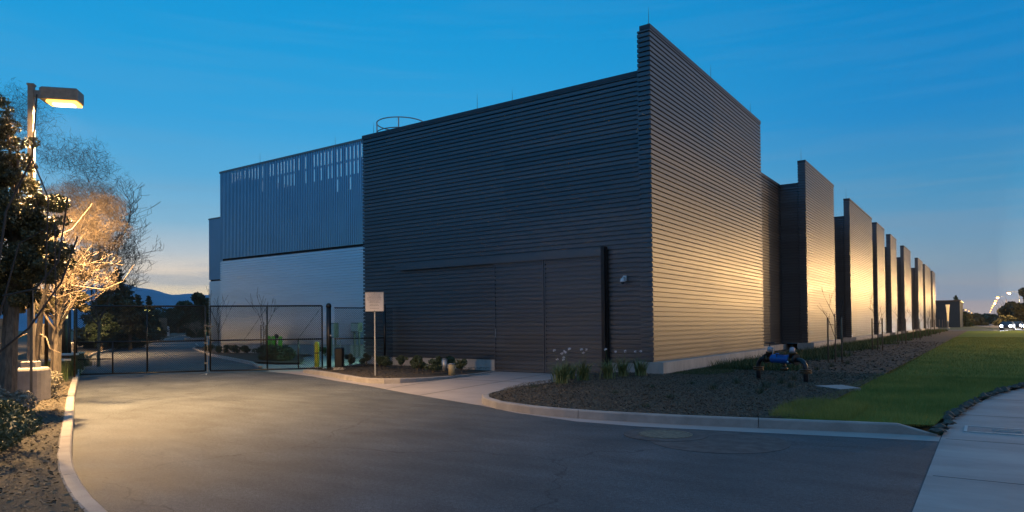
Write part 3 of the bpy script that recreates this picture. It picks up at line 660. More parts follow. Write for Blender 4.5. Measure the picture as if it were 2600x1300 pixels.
fm = MB().box(-.46, -.42, -.34, .34, -.02, .009).box(.42, .46, -.34, .34, -.02, .009).box(-.42, .42, -.34, -.3, -.02, .009).box(-.42, .42, .3, .34, -.02, .009); fm.build('frame', M['galv'], vc)
MB().box(-.1, .25, -.07, -.05, 0, .014).box(-.1, .25, .06, .08, 0, .014).build('lift_bar', M['galv'], vc)
# sidewalk joints as thin dark grooves
jm = MB()
for y in (-30, -24, -18.5, -14.6, -11.1, -8.3, -5.2, -2.1, .9): jm.box(7.9+max(0, (y+4)*.16), 11.3+max(0, (y+3)*.12), y-.008, y+.008, -.01, .0095)
st(jm.build('sidewalk_joint', M['dark']))
jm = MB()
for (x0, y0, x1, y1) in ((-6.2, .4, -4.9, -6.5), (-4.0, .4, -2.9, -7.4), (-6.0, -3.1, -2.2, -3.0)):
    jm.bar((x0, y0, .004), (x1, y1, .004), .014, .006)
st(jm.build('apron_joint', M['dark']))


# ------------------------------------------------------------------ lamps
def lamp_light(parent, loc, power, rad_=.12, col=(1, .62, .26), name='lamp_light', typ='POINT', size=None, rot=None):
    l = bpy.data.lights.new(name, typ); l.energy = power; l.color = col; l.shadow_soft_size = rad_
    if typ == 'SPOT': l.spot_size = size; l.spot_blend = .8
    o = bpy.data.objects.new(name, l); COL.objects.link(o); o.parent = parent; o.location = loc
    if rot: o.rotation_euler = rot
    return o
def shoebox_lamp(x, y, H, rz, lab, power, ped=True, lens='sodium', grp='parking lamps along the drive', z0=.13, arm=.22, tilt=9.5):
    o = empty('street_lamp', (x, y, z0), rz, lab, 'street lamp', grp)
    if ped:
        p = MB().lathe([(.365, -.05), (.365, .66), (.35, .70), (.31, .72), (.02, .725)], (0, 0, 0), 28).build('concrete_base', M['kerb'], o)
        MB().cham(-.15, .15, -.15, .15, .72, .86, .02).build('base_cover', M['kerb'], p)
    MB().box(-.055, .055, -.055, .055, .8 if ped else 0, H).box(-.07, .07, -.07, .07, H, H+.04).build('pole', M['lampbody'], o)
    MB().box(.055, arm+.06, -.04, .04, H-.26, H-.10).build('arm', M['lampbody'], o)
    hd = MB().cham(arm, arm+.76, -.21, .21, H-.32, H-.05, .03).build('lamp_head', M['lampbody'], o)
    MB().cham(arm+.12, arm+.74, -.18, .18, H-.38, H-.321, .02).build('lens', M[lens], hd)
    if lens == 'sodium': MB().cham(arm+.22, arm+.64, -.10, .10, H-.405, H-.381, .012).build('bulb_glow', M['bulb'], hd)
    if power: lamp_light(hd, (arm+.5, 0, H-.50), power, .12, (1, .60, .25), 'lamp_light', 'SPOT', rad(162), (0, rad(tilt), 0))
    return o
lx, ly, _ = P2(79, 15.1)
shoebox_lamp(lx, ly, 6.95, rad(48), 'tall parking lamp on concrete base lit orange at far left', 15500)
def far_lamp(x, y, lab, power, rz=rad(48)): return shoebox_lamp(x, y, 6.0, rz, lab, power, lens='sodium_far')
far_lamp(-39.5, -.1, 'lit parking lamp showing through the bare tree branches', 10000)
far_lamp(-67.9, 14.3, 'lit parking lamp on grey pole left of the tall conifer', 10000)
far_lamp(-87.5, 27.5, 'lit parking lamp in front of the dark conifers above the gate', 10000)
shoebox_lamp(-118, 60.5, 6.0, rad(215), 'small distant lamp right of the drive by the dark oak', 900, lens='sodium_far')
shoebox_lamp(-150, 73, 6.0, rad(60), 'farthest small parking lamp down the drive', 900)

LAMPS = [(26, -46), (25, -8), (23.8, 28), (22.6, 62), (21.4, 97), (19.2, 150), (13.3, 204), (11.3, 244), (11.2, 290), (11.2, 329), (11.0, 390), (10.8, 455), (10.8, 570), (10.8, 692)]
def cobra(x, y, lab, power, H=9.0, side=-1, grp='street lamps along the road'):
    o = empty('street_lamp', (x, y, 0), 0, lab, 'street lamp', grp)
    MB().tube([(-side*2.2, 0, 0), (-side*2.2, 0, H-.6)], [.11, .06], 8).build('pole', M['paintdark'], o, True)
    MB().tube([(-side*2.2, 0, H-.7), (-side*1.9, 0, H+.05), (-side*1.0, 0, H+.25), (0, 0, H+.2)], .04, 6).build('arm', M['paintdark'], o, True)
    hd = MB().cham(-.35, .35, -.16, .16, H+.08, H+.26, .05).build('lamp_head', M['greysteel'], o)
    MB().lathe([(.34, 0.08), (.42, .0), (.34, -.2), (.06, -.3)], (0, 0, H), 14).build('lens', M['sodium_far'], hd, True)
    if power: lamp_light(hd, (0, 0, H-.5), power, .22, (1, .58, .22))
ORD = ['nearest', 'second', 'third', 'fourth', 'fifth', 'sixth', 'seventh', 'eighth', 'ninth', 'tenth', 'eleventh', 'twelfth', 'thirteenth', 'fourteenth', 'fifteenth', 'sixteenth']
vis = 0
for i, (x, y) in enumerate(LAMPS):
    if i < 6: lab = 'orange street lamp beside the road, %s along it, beyond the frame edge' % ORD[i]
    else:
        lab = 'glowing orange street lamp, %s highest in the row over the road' % ['the', 'second', 'third', 'fourth', 'fifth', 'sixth', 'seventh', 'lowest eighth'][i-6]; lab = lab.replace('the highest', 'highest')
    cobra(x, y, lab, [0, 0, 7000, 6500, 24000, 15000, 11000, 8000, 0, 6000, 0, 0, 0, 0][i])
for x, y, H, lab in ((16.0, 620, 8.4, 'orange street lamp right of the car headlights, higher one'), (16.6, 720, 8.4, 'orange street lamp just above the car headlights'),
                     (-3.0, 520, 9, 'orange street lamp left of the headlights, higher left one'), (-2.6, 600, 9, 'orange street lamp left of the headlights, middle one'), (-1.5, 640, 8, 'orange street lamp left of the headlights, lower one')):
    cobra(x, y, lab, 0, H)
# wall pack behind the corner of the dark building (its greenish light lies on the service drive)
wp_ = empty('wall_light', (-13.33, 3.2, 3.2), 0, 'cool white wall lamp round the corner of the dark building', 'wall lamp')
MB().cham(-.18, 0, -.15, .15, -.1, .15, .02).build('housing', M['paintdark'], wp_); MB().box(-.16, -.02, -.12, .12, -.125, -.101).build('lens', M['coollens'], wp_)
lamp_light(wp_, (-.14, 0, -.2), 700, .08, (.45, 1, .72), 'wall_light_source')
# uplit post; the uplight falling on it is modelled as a glowing cone
fc = empty('uplit_post', (1.0, 168, .0), 0, 'uplit post with a glowing flared cone beside the far end of the building', 'lamp')
MB().lathe([(.16, 0), (.14, 1.4), (.2, 1.5), (.22, 1.7)], (0, 0, 0), 12).build('pole', M['galv'], fc, True); MB().lathe([(.16, 1.7), (.22, 3.2), (.36, 5.0), (.44, 5.4), (.40, 5.46)], (0, 0, 0), 16).build('uplight_cone', M['uplight_cone'], fc, True)
MB().lathe([(.38, -.05), (.34, .12)], (0, 0, 0), 14).build('base', M['galv'], fc)

# ------------------------------------------------------------------ cars far off
def car(x, y, rz, lab, m, lights=True):
    o = empty('car', (x, y, .02), rz, lab, 'car', 'cars driving at the far crossing')
    prof = [(-2.2, .35), (-2.25, .7), (-2.1, .95), (-1.3, 1.02), (-.75, 1.42), (.7, 1.45), (1.45, 1.0), (2.1, .92), (2.25, .65), (2.2, .35)]
    v = []
    for i, wd in enumerate((-.88, -.8, .8, .88)):
        for px, pz in prof: v.append((px, wd if pz < 1.1 else wd*.82, pz))
    # two rings: left side and right side
    n = len(prof); vv = [(px, (-.88 if pz < 1.1 else -.68), pz) for px, pz in prof]+[(px, (.88 if pz < 1.1 else .68), pz) for px, pz in prof]
    f = [(i, (i+1) % n, n+(i+1) % n, n+i) for i in range(n)]+[tuple(range(n-1, -1, -1)), tuple(range(n, 2*n))]
    body = MB().add(vv, f).build('body', m, o)
    MB().add([(1.36, -.66, 1.06), (1.36, .66, 1.06), (.76, .6, 1.40), (.76, -.6, 1.40)], [(0, 1, 2, 3)]).build('windscreen', M['glass'], body, False, (.02, 0, .02))
    for s in (-1, 1):
        MB().add([(-1.1, s*.80, 1.06), (1.2, s*.80, 1.04), (.66, s*.70, 1.38), (-.7, s*.70, 1.36)], [(0, 1, 2, 3)]).build('side_window', M['glass'], body)
        MB().lathe([(.02, -.02), (.17, 0), (.17, .03), (.02, .05)], (2.22, s*.62, .68), 10, 'x').build('headlight', M['head'], o, True)
        for xx in (-1.35, 1.4):
            wh = MB().lathe([(.2, -.11), (.32, -.11), (.34, -.06), (.34, .06), (.32, .11), (.2, .11)], (xx, s*.8, .34), 16, 'y').build('wheel', M['rubber'], o, True)
            MB().lathe([(.19, -.115), (.19, .115)], (xx, s*.8, .34), 10, 'y').build('rim', M['galv'], wh)
    if lights: lamp_light(o, (2.6, 0, .7), 900, .25, (.95, .97, 1), 'headlight_beam', 'SPOT', rad(100), (0, rad(-86), 0))
    return o
car(11.3, 126, rad(-97), 'car with blazing headlights facing the camera at the far crossing', M['car'])
car(13.3, 146, rad(-95), 'second car with headlights on, right behind the blazing one', M['car'])
car(15.6, 128, rad(-165), 'car turning at the right edge behind the lawn', M['car'], True)

# ------------------------------------------------------------------ foliage
def leaf_cloud(centers, radii, n, size, flat=.6, seed=0, wts=None, surf=.5):
    """n leaf quads spread through ellipsoid clumps"""
    r = np.random.default_rng(seed); C_ = np.array(centers, float); Rr = np.array(radii, float)
    if Rr.ndim == 1: Rr = np.stack([Rr, Rr, Rr*.8], 1)
    w_ = Rr.prod(1)**.8; w_ /= w_.sum(); idx = r.choice(len(C_), n, p=w_)
    d = r.normal(size=(n, 3)); d /= np.linalg.norm(d, axis=1)[:, None]
    rho = r.random(n)**(1/3)*(1-surf)+surf*(1-.25*r.random(n)**2)
    p = C_[idx]+d*rho[:, None]*Rr[idx]
    a = r.normal(size=(n, 3)); a /= np.linalg.norm(a, axis=1)[:, None]; b = np.cross(a, r.normal(size=(n, 3))); b /= np.linalg.norm(b, axis=1)[:, None]
    s = size*(.6+.8*r.random(n))[:, None]; a *= s; b *= s*flat
    q = np.stack([p-a, p-b*.9, p+a, p+b*.9], 1).reshape(-1, 3); return q
def clumps(c, R, n, rmin, rmax, seed, zsq=1):
    r = np.random.default_rng(seed); out = []; rr = []
    while len(out) < n:
        d = r.uniform(-1, 1, 3)
        if np.linalg.norm(d) > 1: continue
        q = rmin+(rmax-rmin)*r.random()
        out.append((c[0]+d[0]*R[0], c[1]+d[1]*R[1], c[2]+d[2]*R[2])); rr.append(q)
    return out, rr

def branch_tree(mb, base, h, seed, spread=.5, levels=5, r0=.09, n=4, up=.25, nb=(2, 4), lenf=.72, jit=.25, dirn=(0, 0, 1), minr=.004, first=None):
    rr = random.Random(seed); cnt = [0]
    def grow(p, d, l, r, lev):
        pts = [p]; q = Vector(p); dd_ = Vector(d)
        k = 3 if lev < levels else 2
        for i in range(k):
            dd_ = (dd_+Vector((rr.uniform(-1, 1), rr.uniform(-1, 1), rr.uniform(-.6, 1)))*jit*.5+Vector((0, 0, up*.12))).normalized()
            q = q+dd_*(l/k); pts.append(q.copy())
        re = max(minr, r*.62); mb.tube(pts, [r+(re-r)*i/k for i in range(k+1)], n if lev < 2 else 3, caps=False); cnt[0] += 1
        if lev >= levels: return
        for j in range(rr.randint(*nb)):
            s = rr.uniform(.45, 1) if j else 1.0; base_ = pts[max(1, int(round(s*k)))]
            a = Vector((rr.uniform(-1, 1), rr.uniform(-1, 1), rr.uniform(-.5, .7))).normalized()
            nd_ = (dd_*(1-spread)+a*spread+Vector((0, 0, up*.3))).normalized(); grow(base_, nd_, l*lenf*rr.uniform(.75, 1.15), max(minr, re*.85), lev+1)
    grow(Vector(base), Vector(dirn), first or h*.32, r0, 0); return mb

# big evergreen at left
def evergreen(name, x, y, lab, cl, rr, nleaf, size, m, trunk, grp=None, cat='tree', seed=1, flat=.55, surf=.35):
    o = empty(name, (x, y, .1), 0, lab, cat, grp)
    q = leaf_cloud(cl, rr, nleaf, size, flat, seed, surf=surf); npmesh('crown', q, 4, m, o)
    t = MB(); t.tube(trunk, [.16-.02*i*(4/len(trunk)) for i in range(len(trunk))], 8)
    for k in range(0, len(cl), max(1, len(cl)//14)):
        c = cl[k]; p0 = Vector(trunk[-2 if len(trunk) > 2 else 0]).lerp(Vector(trunk[-1]), random.random()); t.tube([p0, Vector(c)*.5+p0*.5+Vector((0, 0, .1)), c], [.05, .035, .012], 5)
    t.build('trunk', M['bark'], o); return o
def crown_px(depth, spec, o, seed, npc=5, rs=.5):
    """clumps from photo outline discs (px, py, r_px) at a depth, relative to o; spread in depth too"""
    r = np.random.default_rng(seed); cl = []; rr = []
    f2 = Vector((Fw.x, Fw.y, 0)).normalized()
    for (px, py, rp) in spec:
        R_ = rp/1741*depth
        for k in range(npc):
            dz = r.uniform(-.55, .55)*R_; u = r.uniform(-.55, .55)*R_; w_ = r.uniform(-1.0, 1.0)*R_
            x, y, _ = P2(px, depth); z = ztop(px, py, depth)
            p = Vector((x, y, z))+Vector((Rt.x, Rt.y, 0))*u+f2*w_+Vector((0, 0, dz))
            cl.append((p.x-o[0], p.y-o[1], p.z-.1)); rr.append(R_*rs*r.uniform(.7, 1.1))
    return cl, rr
TD = 13.4; bx, by, _ = P2(20, TD)
spec = [(-40, 420, 90), (10, 330, 60), (15, 430, 75), (-30, 580, 130), (60, 540, 80), (115, 580, 55), (150, 640, 36), (40, 670, 90), (105, 680, 58), (-40, 740, 100), (50, 750, 45), (0, 260, 30), (110, 505, 26)]
cl, rr = crown_px(TD, spec, (bx, by), 11, 16, .40)
evergreen('evergreen_tree', bx, by, 'large dark leafy evergreen tree filling the left edge', cl, rr, 72000, .032, M['leafoak'], [(0, 0, -.1), (.1, 0, 1.5), (0, .1, 2.6), (.1, .1, 3.8)], None, seed=12)
# lit bare tree: dense pale twigs
def twig_tree(name, px, depth, lab, top, spread, m, seed, levels=6, r0=.07, lenf=.74, nb=(2, 4), first=None, up=.3, crown=True, grp=None, minr=.006, jit=.35, dirn=(0, 0, 1), split=True, twigs=None):
    x, y, _ = P2(px, depth); o = empty(name, (x, y, .1), 0, lab, 'tree', grp); H = ztop(px, top, depth)-.1
    t = MB(); t.tube([(0, 0, -.1), (.03, 0, H*.15), (0, .05, H*.3)], [r0*1.3, r0*1.1, r0], 7); t.build('trunk', m if not split else M['bark'], o)
    c = MB()
    for k in range(5):
        a = 2*math.pi*k/5+seed; branch_tree(c, (0, .05, H*(.24+.02*k)), H, seed*10+k, spread, levels, r0*.6, 4, up, nb, lenf, jit, (math.cos(a)*.6, math.sin(a)*.6, .8), minr, first or H*.26)
    c.build('crown', m, o)
    if twigs:
        spec_, nn, sz_, fl_, rs_ = twigs; cl_, rr_ = crown_px(depth, spec_, (x, y), seed+50, 9, rs_)
        npmesh('twigs', leaf_cloud(cl_, rr_, nn, sz_, fl_, seed, surf=.2), 4, m, o)
    return o
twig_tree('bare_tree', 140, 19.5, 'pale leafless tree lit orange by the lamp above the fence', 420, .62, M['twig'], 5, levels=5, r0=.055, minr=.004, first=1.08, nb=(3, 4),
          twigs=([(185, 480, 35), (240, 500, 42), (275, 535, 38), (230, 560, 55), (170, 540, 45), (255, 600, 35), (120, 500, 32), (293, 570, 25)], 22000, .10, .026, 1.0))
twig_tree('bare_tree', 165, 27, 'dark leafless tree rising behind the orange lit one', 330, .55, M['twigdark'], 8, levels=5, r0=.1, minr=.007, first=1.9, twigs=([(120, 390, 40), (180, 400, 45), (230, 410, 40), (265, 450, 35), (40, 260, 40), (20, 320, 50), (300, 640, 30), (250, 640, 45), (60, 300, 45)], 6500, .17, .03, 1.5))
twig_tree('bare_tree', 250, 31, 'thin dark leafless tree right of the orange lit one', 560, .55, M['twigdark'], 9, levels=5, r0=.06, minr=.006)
# pruned young tree beside the lamp
x, y, _ = P2(92, 15.6); pt = empty('pruned_tree', (x, y, .1), 0, 'pruned young tree with pale bare branches beside the lamp base', 'tree')
MB().tube([(0, 0, -.1), (.02, 0, 1.0), (.10, .06, 2.0), (.28, .2, 3.0), (.3, .24, 4.2)], [.075, .07, .055, .045, .02], 8).build('trunk', M['bark'], pt, True)
bt = MB()
RV = Vector((Rt.x, Rt.y, 0))
def br(pts, r):
    bt.tube([RV*a+Vector((0, 0, b))+Vector((Fw.x, Fw.y, 0))*c for a, b, c in pts], r, 5)
br([(-.03, 1.55, 0), (-.25, 1.45, -.1), (-.45, 1.3, -.2), (-.62, 1.28, -.3)], [.02, .016, .012, .007])
br([(-.1, 2.0, 0), (-.3, 2.15, -.1), (-.42, 2.5, -.15), (-.5, 2.95, -.1)], [.026, .02, .016, .008])
br([(.05, 1.5, 0), (.3, 1.4, -.1), (.45, 1.15, -.2), (.68, 1.05, -.2)], [.02, .016, .012, .007])
br([(.15, 2.4, 0), (.5, 2.3, 0), (.85, 2.4, -.1), (1.1, 2.45, -.1)], [.018, .014, .011, .006])
br([(.25, 2.9, 0), (.6, 2.95, 0), (.95, 3.1, 0), (1.2, 3.5, .1)], [.02, .016, .012, .006])
br([(.6, 2.6, .3), (1.3, 2.5, .4), (1.7, 2.7, .5), (1.9, 3.1, .6)], [.02, .016, .012, .006])
br([(.25, 3.6, 0), (.7, 3.9, .2), (1.1, 4.5, .3)], [.02, .014, .006])
for k in range(14): branch_tree(bt, RV*random.uniform(0, 1.2)+Vector((0, 0, random.uniform(1.8, 3.6))), 1.6, 60+k, .5, 3, .009, 3, .1, (2, 3), .7, .4, (RV+Vector((0, 0, random.uniform(-.2, .6)))).normalized(), .004, .45)
bt.build('branch', M['twig'], pt)
# small-leaved mass behind the lamp
x, y, _ = P2(140, 20); cl, rr = crown_px(20, [(150, 720, 60), (205, 760, 40), (120, 760, 50), (180, 690, 40), (60, 780, 50)], (x, y), 21, 7, .34)
evergreen('loose_tree', x, y, 'loose olive leafed tree lit from the lamp behind the pruned one', cl, rr, 15000, .045, mat('olive_leaves', (.12, .11, .05), .6, var=.4, scale=3, col2=(.3, .25, .13)), [(0, 0, -.1), (.1, 0, 1.2), (0, .1, 2.4)], None, seed=22)
# foreground dangling bare branches at far left edge
x, y, _ = P2(-10, 10.5); o = empty('bare_tree', (x, y, .1), 0, 'grey leafless tree whose thin arching stems cross the left edge', 'tree')
st_ = MB()
for pts, r in (([(0, 0), (.0, 2.3), (.15, 3.4), (.55, 4.2), (.62, 5.2)], .022), ([(.0, 1.2), (.5, 1.6), (1.0, 2.3), (1.25, 3.0)], .018), ([(.1, 2.1), (.6, 2.2), (.95, 2.6), (1.1, 3.6)], .016), ([(.0, 1.6), (.35, 2.9), (.9, 3.2), (.92, 1.5)], .014), ([(.55, 4.2), (.8, 3.6), (.75, 2.2)], .012)):
    st_.tube([RV*a+Vector((0, 0, b)) for a, b in pts], [r*(1-.12*i) for i in range(len(pts))], 6)
MB().tube([(0, 0, -.1), (0, 0, 1.2), (0, 0, 2.0)], [.05, .04, .03], 7).build('trunk', M['bark'], o); st_.build('branch', M['twigdark'], o)

# wooden fence along the left
fn = empty('board_fence', (0, 0, 0), 0, 'weathered wooden board fence behind the trees on the left', 'fence')
fm = MB(); pa, pb = Vector((-10, -22.0)), Vector((-33, -5.6)); L_ = (pb-pa).length; u = (pb-pa)/L_; k = 0
while k < L_:
    a = pa+u*k; b = pa+u*(k+.135); hh = 2.3+.03*random.random(); fm.bar((a.x, a.y, hh/2), (b.x, b.y, hh/2), .02, hh-.1); k += .145
fm.build('board', M['fence'], fn)
for z in (.5, 1.9): MB().bar((pa.x, pa.y, z), (pb.x, pb.y, z), .10, .09).build('rail', M['fence'], fn)
fn2 = empty('board_fence', (0, 0, 0), 0, 'pale wooden board fence section beyond the gate', 'fence')
fm = MB(); pa, pb = Vector((-33.4, -4.4)), Vector((-75, 14.5)); L_ = (pb-pa).length; u = (pb-pa)/L_; k = 0
while k < L_:
    a = pa+u*k; b = pa+u*(k+.14); hh = 2.1+.05*random.random(); fm.bar((a.x, a.y, hh/2), (b.x, b.y, hh/2), .02, hh-.1); k += .15
fm.build('board', M['stake'], fn2)
# gate side arch, pillars
x, y, _ = P2(160, 25.5); pl_ = empty('entry_pillar', (x, y, .1), rad(35), 'black rounded entry pillar topped by a small glowing lamp box', 'pillar')
MB().lathe([(.16, 0), (.17, 1.4), (.14, 1.85), (.08, 2.0)], (0, 0, 0), 14).build('shaft', M['blackpaint'], pl_, True)
MB().box(-.11, .11, -.11, .11, 2.0, 2.34).build('lamp_box', mat('lit_box', (.9, .8, .5), .5, var=0, emit=(1, .72, .3), estr=1.6), pl_)
MB().box(-.11, .3, -.13, .13, 2.34, 2.38).build('cap', M['signface'], pl_)
x, y, _ = P2(118, 22); ar = empty('entry_frame', (x, y, .1), rad(35), 'dark rusty arched steel frame left of the gate', 'frame')
MB().tube([(0, 0, 0), (0, 0, 2.0), (.08, 0, 2.25), (.3, 0, 2.4), (.9, 0, 2.42)], .055, 8).build('arch', M['bronze'], ar, True); MB().tube([(.9, 0, 0), (.9, 0, 2.42)], .03, 8).build('post', M['bronze'], ar, True)
for px, dp, w_, h_, lab in ((145, 22.5, .5, .55, 'low dark planter wall with pale cap left of the gate'), (170, 23.5, .45, .7, 'small square pedestal with pale cap left of the gate'), (186, 26.5, .5, .65, 'farther low pedestal with pale cap behind the gate end')):
    x, y, _ = P2(px, dp); o = empty('pedestal', (x, y, .1), rad(35), lab, 'pedestal'); MB().box(-w_/2, w_/2, -w_/2, w_/2, 0, h_).build('body', M['bronze'], o); MB().box(-w_/2-.03, w_/2+.03, -w_/2-.03, w_/2+.03, h_, h_+.06).build('cap', M['signface'], o)
# utility post seen edge-on in front of the lamp base
x, y, _ = P2(79.5, 13.6); o = empty('edge_on_sign', (x, y, .1), rad(69.5), 'slim steel sign post seen edge on before the concrete base', 'sign')
MB().bar((0, 0, -.1), (0, 0, 2.35), .05, .045).build('post', M['stake'], o); MB().box(.02, .035, -.25, .25, 1.75, 2.35).build('panel', M['greysteel'], o)

# conifers down the drive
def conifer(px, depth, py, lab, seed, m=None, wf=.30, n=9000, size=.22, grp='dark conifers along the drive', zb=.4):
    x, y, _ = P2(px, depth); H = ztop(px, py, depth); o = empty('conifer', (x, y, 0), 0, lab, 'tree', grp)
    r = np.random.default_rng(seed); t = MB().tube([(0, 0, -.1), (0, 0, H*.95)], [H*.02, .02], 6)
    nb = 60; q = []
    for k in range(nb):
        z = zb+(H-zb)*(k/nb)**1.05; R_ = (H-z)*wf*(.75+.5*r.random())+.15; a = k*2.399+r.random(); tip = np.array([math.cos(a)*R_, math.sin(a)*R_, z+R_*.05*r.normal()])
        t.tube([(0, 0, z), tuple(tip)], [.03, .008], 3, caps=False); mm = max(40, int(n*R_/(H*wf*nb*.55)))
        s = r.random(mm)**.7; pp = np.array([0, 0, z])+s[:, None]*(tip-np.array([0, 0, z])); pp += r.normal(size=(mm, 3))*np.array([.16, .16, .10])*(.4+R_*.35)
        d1 = r.normal(size=(mm, 3)); d1 += (tip-np.array([0, 0, z]))/R_; d1 /= np.linalg.norm(d1, axis=1)[:, None]; d2 = np.cross(d1, r.normal(size=(mm, 3))); d2 /= np.linalg.norm(d2, axis=1)[:, None]
        sz = size*(.5+r.random(mm))[:, None]*(.6+.4*R_/(H*wf)); q.append(np.stack([pp-d1*sz, pp-d2*sz*.3, pp+d1*sz, pp+d2*sz*.3], 1).reshape(-1, 3))
    npmesh('crown', np.concatenate(q), 4, m or M['leafpine'], o); t.build('trunk', M['bark'], o); return o
conifer(298, 62, 680, 'tallest dark conifer behind the gate left of the sky gap', 31, wf=.42, n=18000, size=.2)
conifer(262, 56, 745, 'broad dark conifer just left of the tallest one', 32, wf=.5, n=14000)
conifer(322, 72, 735, 'dark conifer just right of the tallest one', 33, wf=.45, n=12000)
conifer(350, 84, 748, 'dark conifer standing behind the glowing lamp', 34, wf=.42, n=12000)
conifer(378, 96, 752, 'slim pointed conifer before the blue hills', 35, wf=.22)
conifer(398, 120, 790, 'smaller conifer at the end of the row', 36, wf=.3)
for px, dp, py, rp, lab, sd, mt in ((330, 56, 800, 45, 'olive bush tree lit by the lamp under the conifers', 41, 'leafoak'), (255, 50, 820, 38, 'dark low tree at the foot of the conifers', 42, 'leafdark'), (372, 90, 815, 28, 'round dark tree right of the lit bush', 43, 'leafdark'),
                                    (420, 200, 800, 22, 'distant dark tree left of the sky gap centre', 44, 'leafdark'), (452, 210, 792, 24, 'distant dark tree under the blue hills', 45, 'leafdark'), (485, 150, 792, 34, 'dark spreading oak at the right of the gap', 46, 'leafdark'),
                                    (520, 140, 775, 36, 'large dark oak against the silver building edge', 47, 'leafdark'), (500, 120, 840, 22, 'dark low tree under the oaks', 48, 'leafdark')):
    x, y, _ = P2(px, dp); cl, rr = crown_px(dp, [(px, py, rp), (px-rp*.5, py+rp*.5, rp*.7), (px+rp*.5, py+rp*.4, rp*.7), (px, py+rp*.8, rp*.8)], (x, y), sd, 6, .42)
    zt_ = max(c[2] for c in cl); evergreen('round_tree', x, y, lab, cl, rr, 6000, dp*.0022, M[mt], [(0, 0, -.1), (0, 0, zt_*.4), (0, 0, zt_*.75)], 'background trees down the drive', seed=sd)
# far side wood as one mass, closing the view under the hills
r = np.random.default_rng(5); cl = []; rr = []
for k in range(90):
    px = 380+180*r.random(); dp = 260+60*r.random(); x, y, _ = P2(px, dp); cl.append((x, y, 1.5+6*r.random())); rr.append(4+2*r.random())
tag(npmesh('far_wood', leaf_cloud(cl, rr, 16000, .7, .7, 6, surf=.6), 4, M['leafdark']), 'dark far wood closing the drive under the hills', 'wood', None, 'stuff')
# road island with small pale bare tree
twig_tree('bare_tree', 497, 92, 'small pale round leafless tree by the far lamp', 812, .55, M['twig'], 14, levels=4, r0=.05, minr=.012)
x, y, _ = P2(500, 90); o = empty('tree_planter', (x, y, 0), 0, 'low round kerbed planter under the small pale tree', 'planter'); MB().lathe([(1.5, -.05), (1.5, .45), (1.3, .45), (1.3, .38), (.05, .4)], (0, 0, 0), 20).build('kerb_ring', M['kerb'], o)
x, y, _ = P2(424, 150); o = empty('white_post', (x, y, 0), 0, 'small pale post at the end of the drive', 'post'); MB().cham(-.5, .5, -.3, .3, 0, 2.2, .05).build('body', M['white'], o)
x, y, _ = P2(405, 120); o = empty('pale_wall', (x, y, 0), rad(60), 'pale low wall at the roadside beneath the conifers', 'wall'); MB().cham(-3.5, 1.2, -.15, .15, 0, 3.6, .05).build('panel', M['stake'], o)

# right-hand distance
def far_box(x0, x1, y0, y1, h, lab):
    o = empty('far_building', (x0, y0, 0), 0, lab, 'building'); MB().box(0, x1-x0, 0, y1-y0, -.1, h).build('wall', M['farwall'], o); MB().box(-.2, x1-x0+.2, -.2, y1-y0+.2, h, h+.3).build('roof', M['paintdark'], o)
far_box(-34, 2.6, 196, 225, 6.9, 'low dark building beyond the last fin wall')
conifer(2428, 205, 750, 'dark conifer rising over the low far building', 51, wf=.36, n=6000, size=.5, grp=None)
for px, dp, py, rp, lab, sd in ((2478, 240, 812, 22, 'hazy low tree left of the street lamps', 61), (2452, 230, 806, 16, 'small dark tree right of the far conifer', 62),
                                (2605, 165, 775, 42, 'big olive lit tree at the right edge', 63), (2575, 185, 798, 26, 'olive tree left of the big one at the right edge', 64), (2640, 160, 745, 50, 'tallest tree beyond the right edge', 65), (2550, 220, 808, 18, 'small olive tree behind the headlights', 66)):
    x, y, _ = P2(px, dp); cl, rr = crown_px(dp, [(px, py, rp), (px-rp*.5, py+rp*.4, rp*.7), (px+rp*.6, py+rp*.4, rp*.7)], (x, y), sd, 7, .42); zt_ = max(c[2] for c in cl)
    evergreen('roadside_tree', x, y, lab, cl, rr, 7000, dp*.0019, M['leafoak'], [(0, 0, -.1), (0, 0, zt_*.4), (0, 0, zt_*.75)], 'trees by the far road', seed=sd)
r = np.random.default_rng(15); cl = []; rr = []
for k in range(60):
    px = 2385+215*r.random(); dp = 330+60*r.random(); x, y, _ = P2(px, dp); cl.append((x, y, .8+2.5*r.random())); rr.append(2.2+1.5*r.random())
tag(npmesh('far_hedge', leaf_cloud(cl, rr, 9000, .7, .7, 16, surf=.6), 4, M['leafdark']), 'low dark hedge line along the far horizon at right', 'hedge', None, 'stuff')

# hills
hv = []; hf = []; n = 160
for i in range(n+1):
    az = rad(-100+70*i/n); t = math.degrees(az)
    el = .036+.018*math.exp(-((t+64.5)/2.8)**2)+.012*math.exp(-((t+70)/5)**2)+.010*math.exp(-((t+58)/4)**2)+.0012*math.sin(t*2.7)+.0006*math.sin(t*7.1)+.012*math.exp(-((t+85)/9)**2)
    for j, (Dk, fh) in enumerate(((3300, -.01), (3600, .25), (4100, .7), (4700, 1.0), (5600, .8))):
        w_ = 1+.05*math.sin(i*.9+j*2)+.03*math.sin(i*2.3+j)
        hv.append((CAM.x+math.sin(az)*Dk, CAM.y+math.cos(az)*Dk, el*4700*fh*(w_ if j < 3 else 1)))
for i in range(n):
    for j in range(4): a = i*5+j; hf.append((a, a+5, a+6, a+1))
st(MB().add(hv, hf).build('hills', M['hill'], None, True))

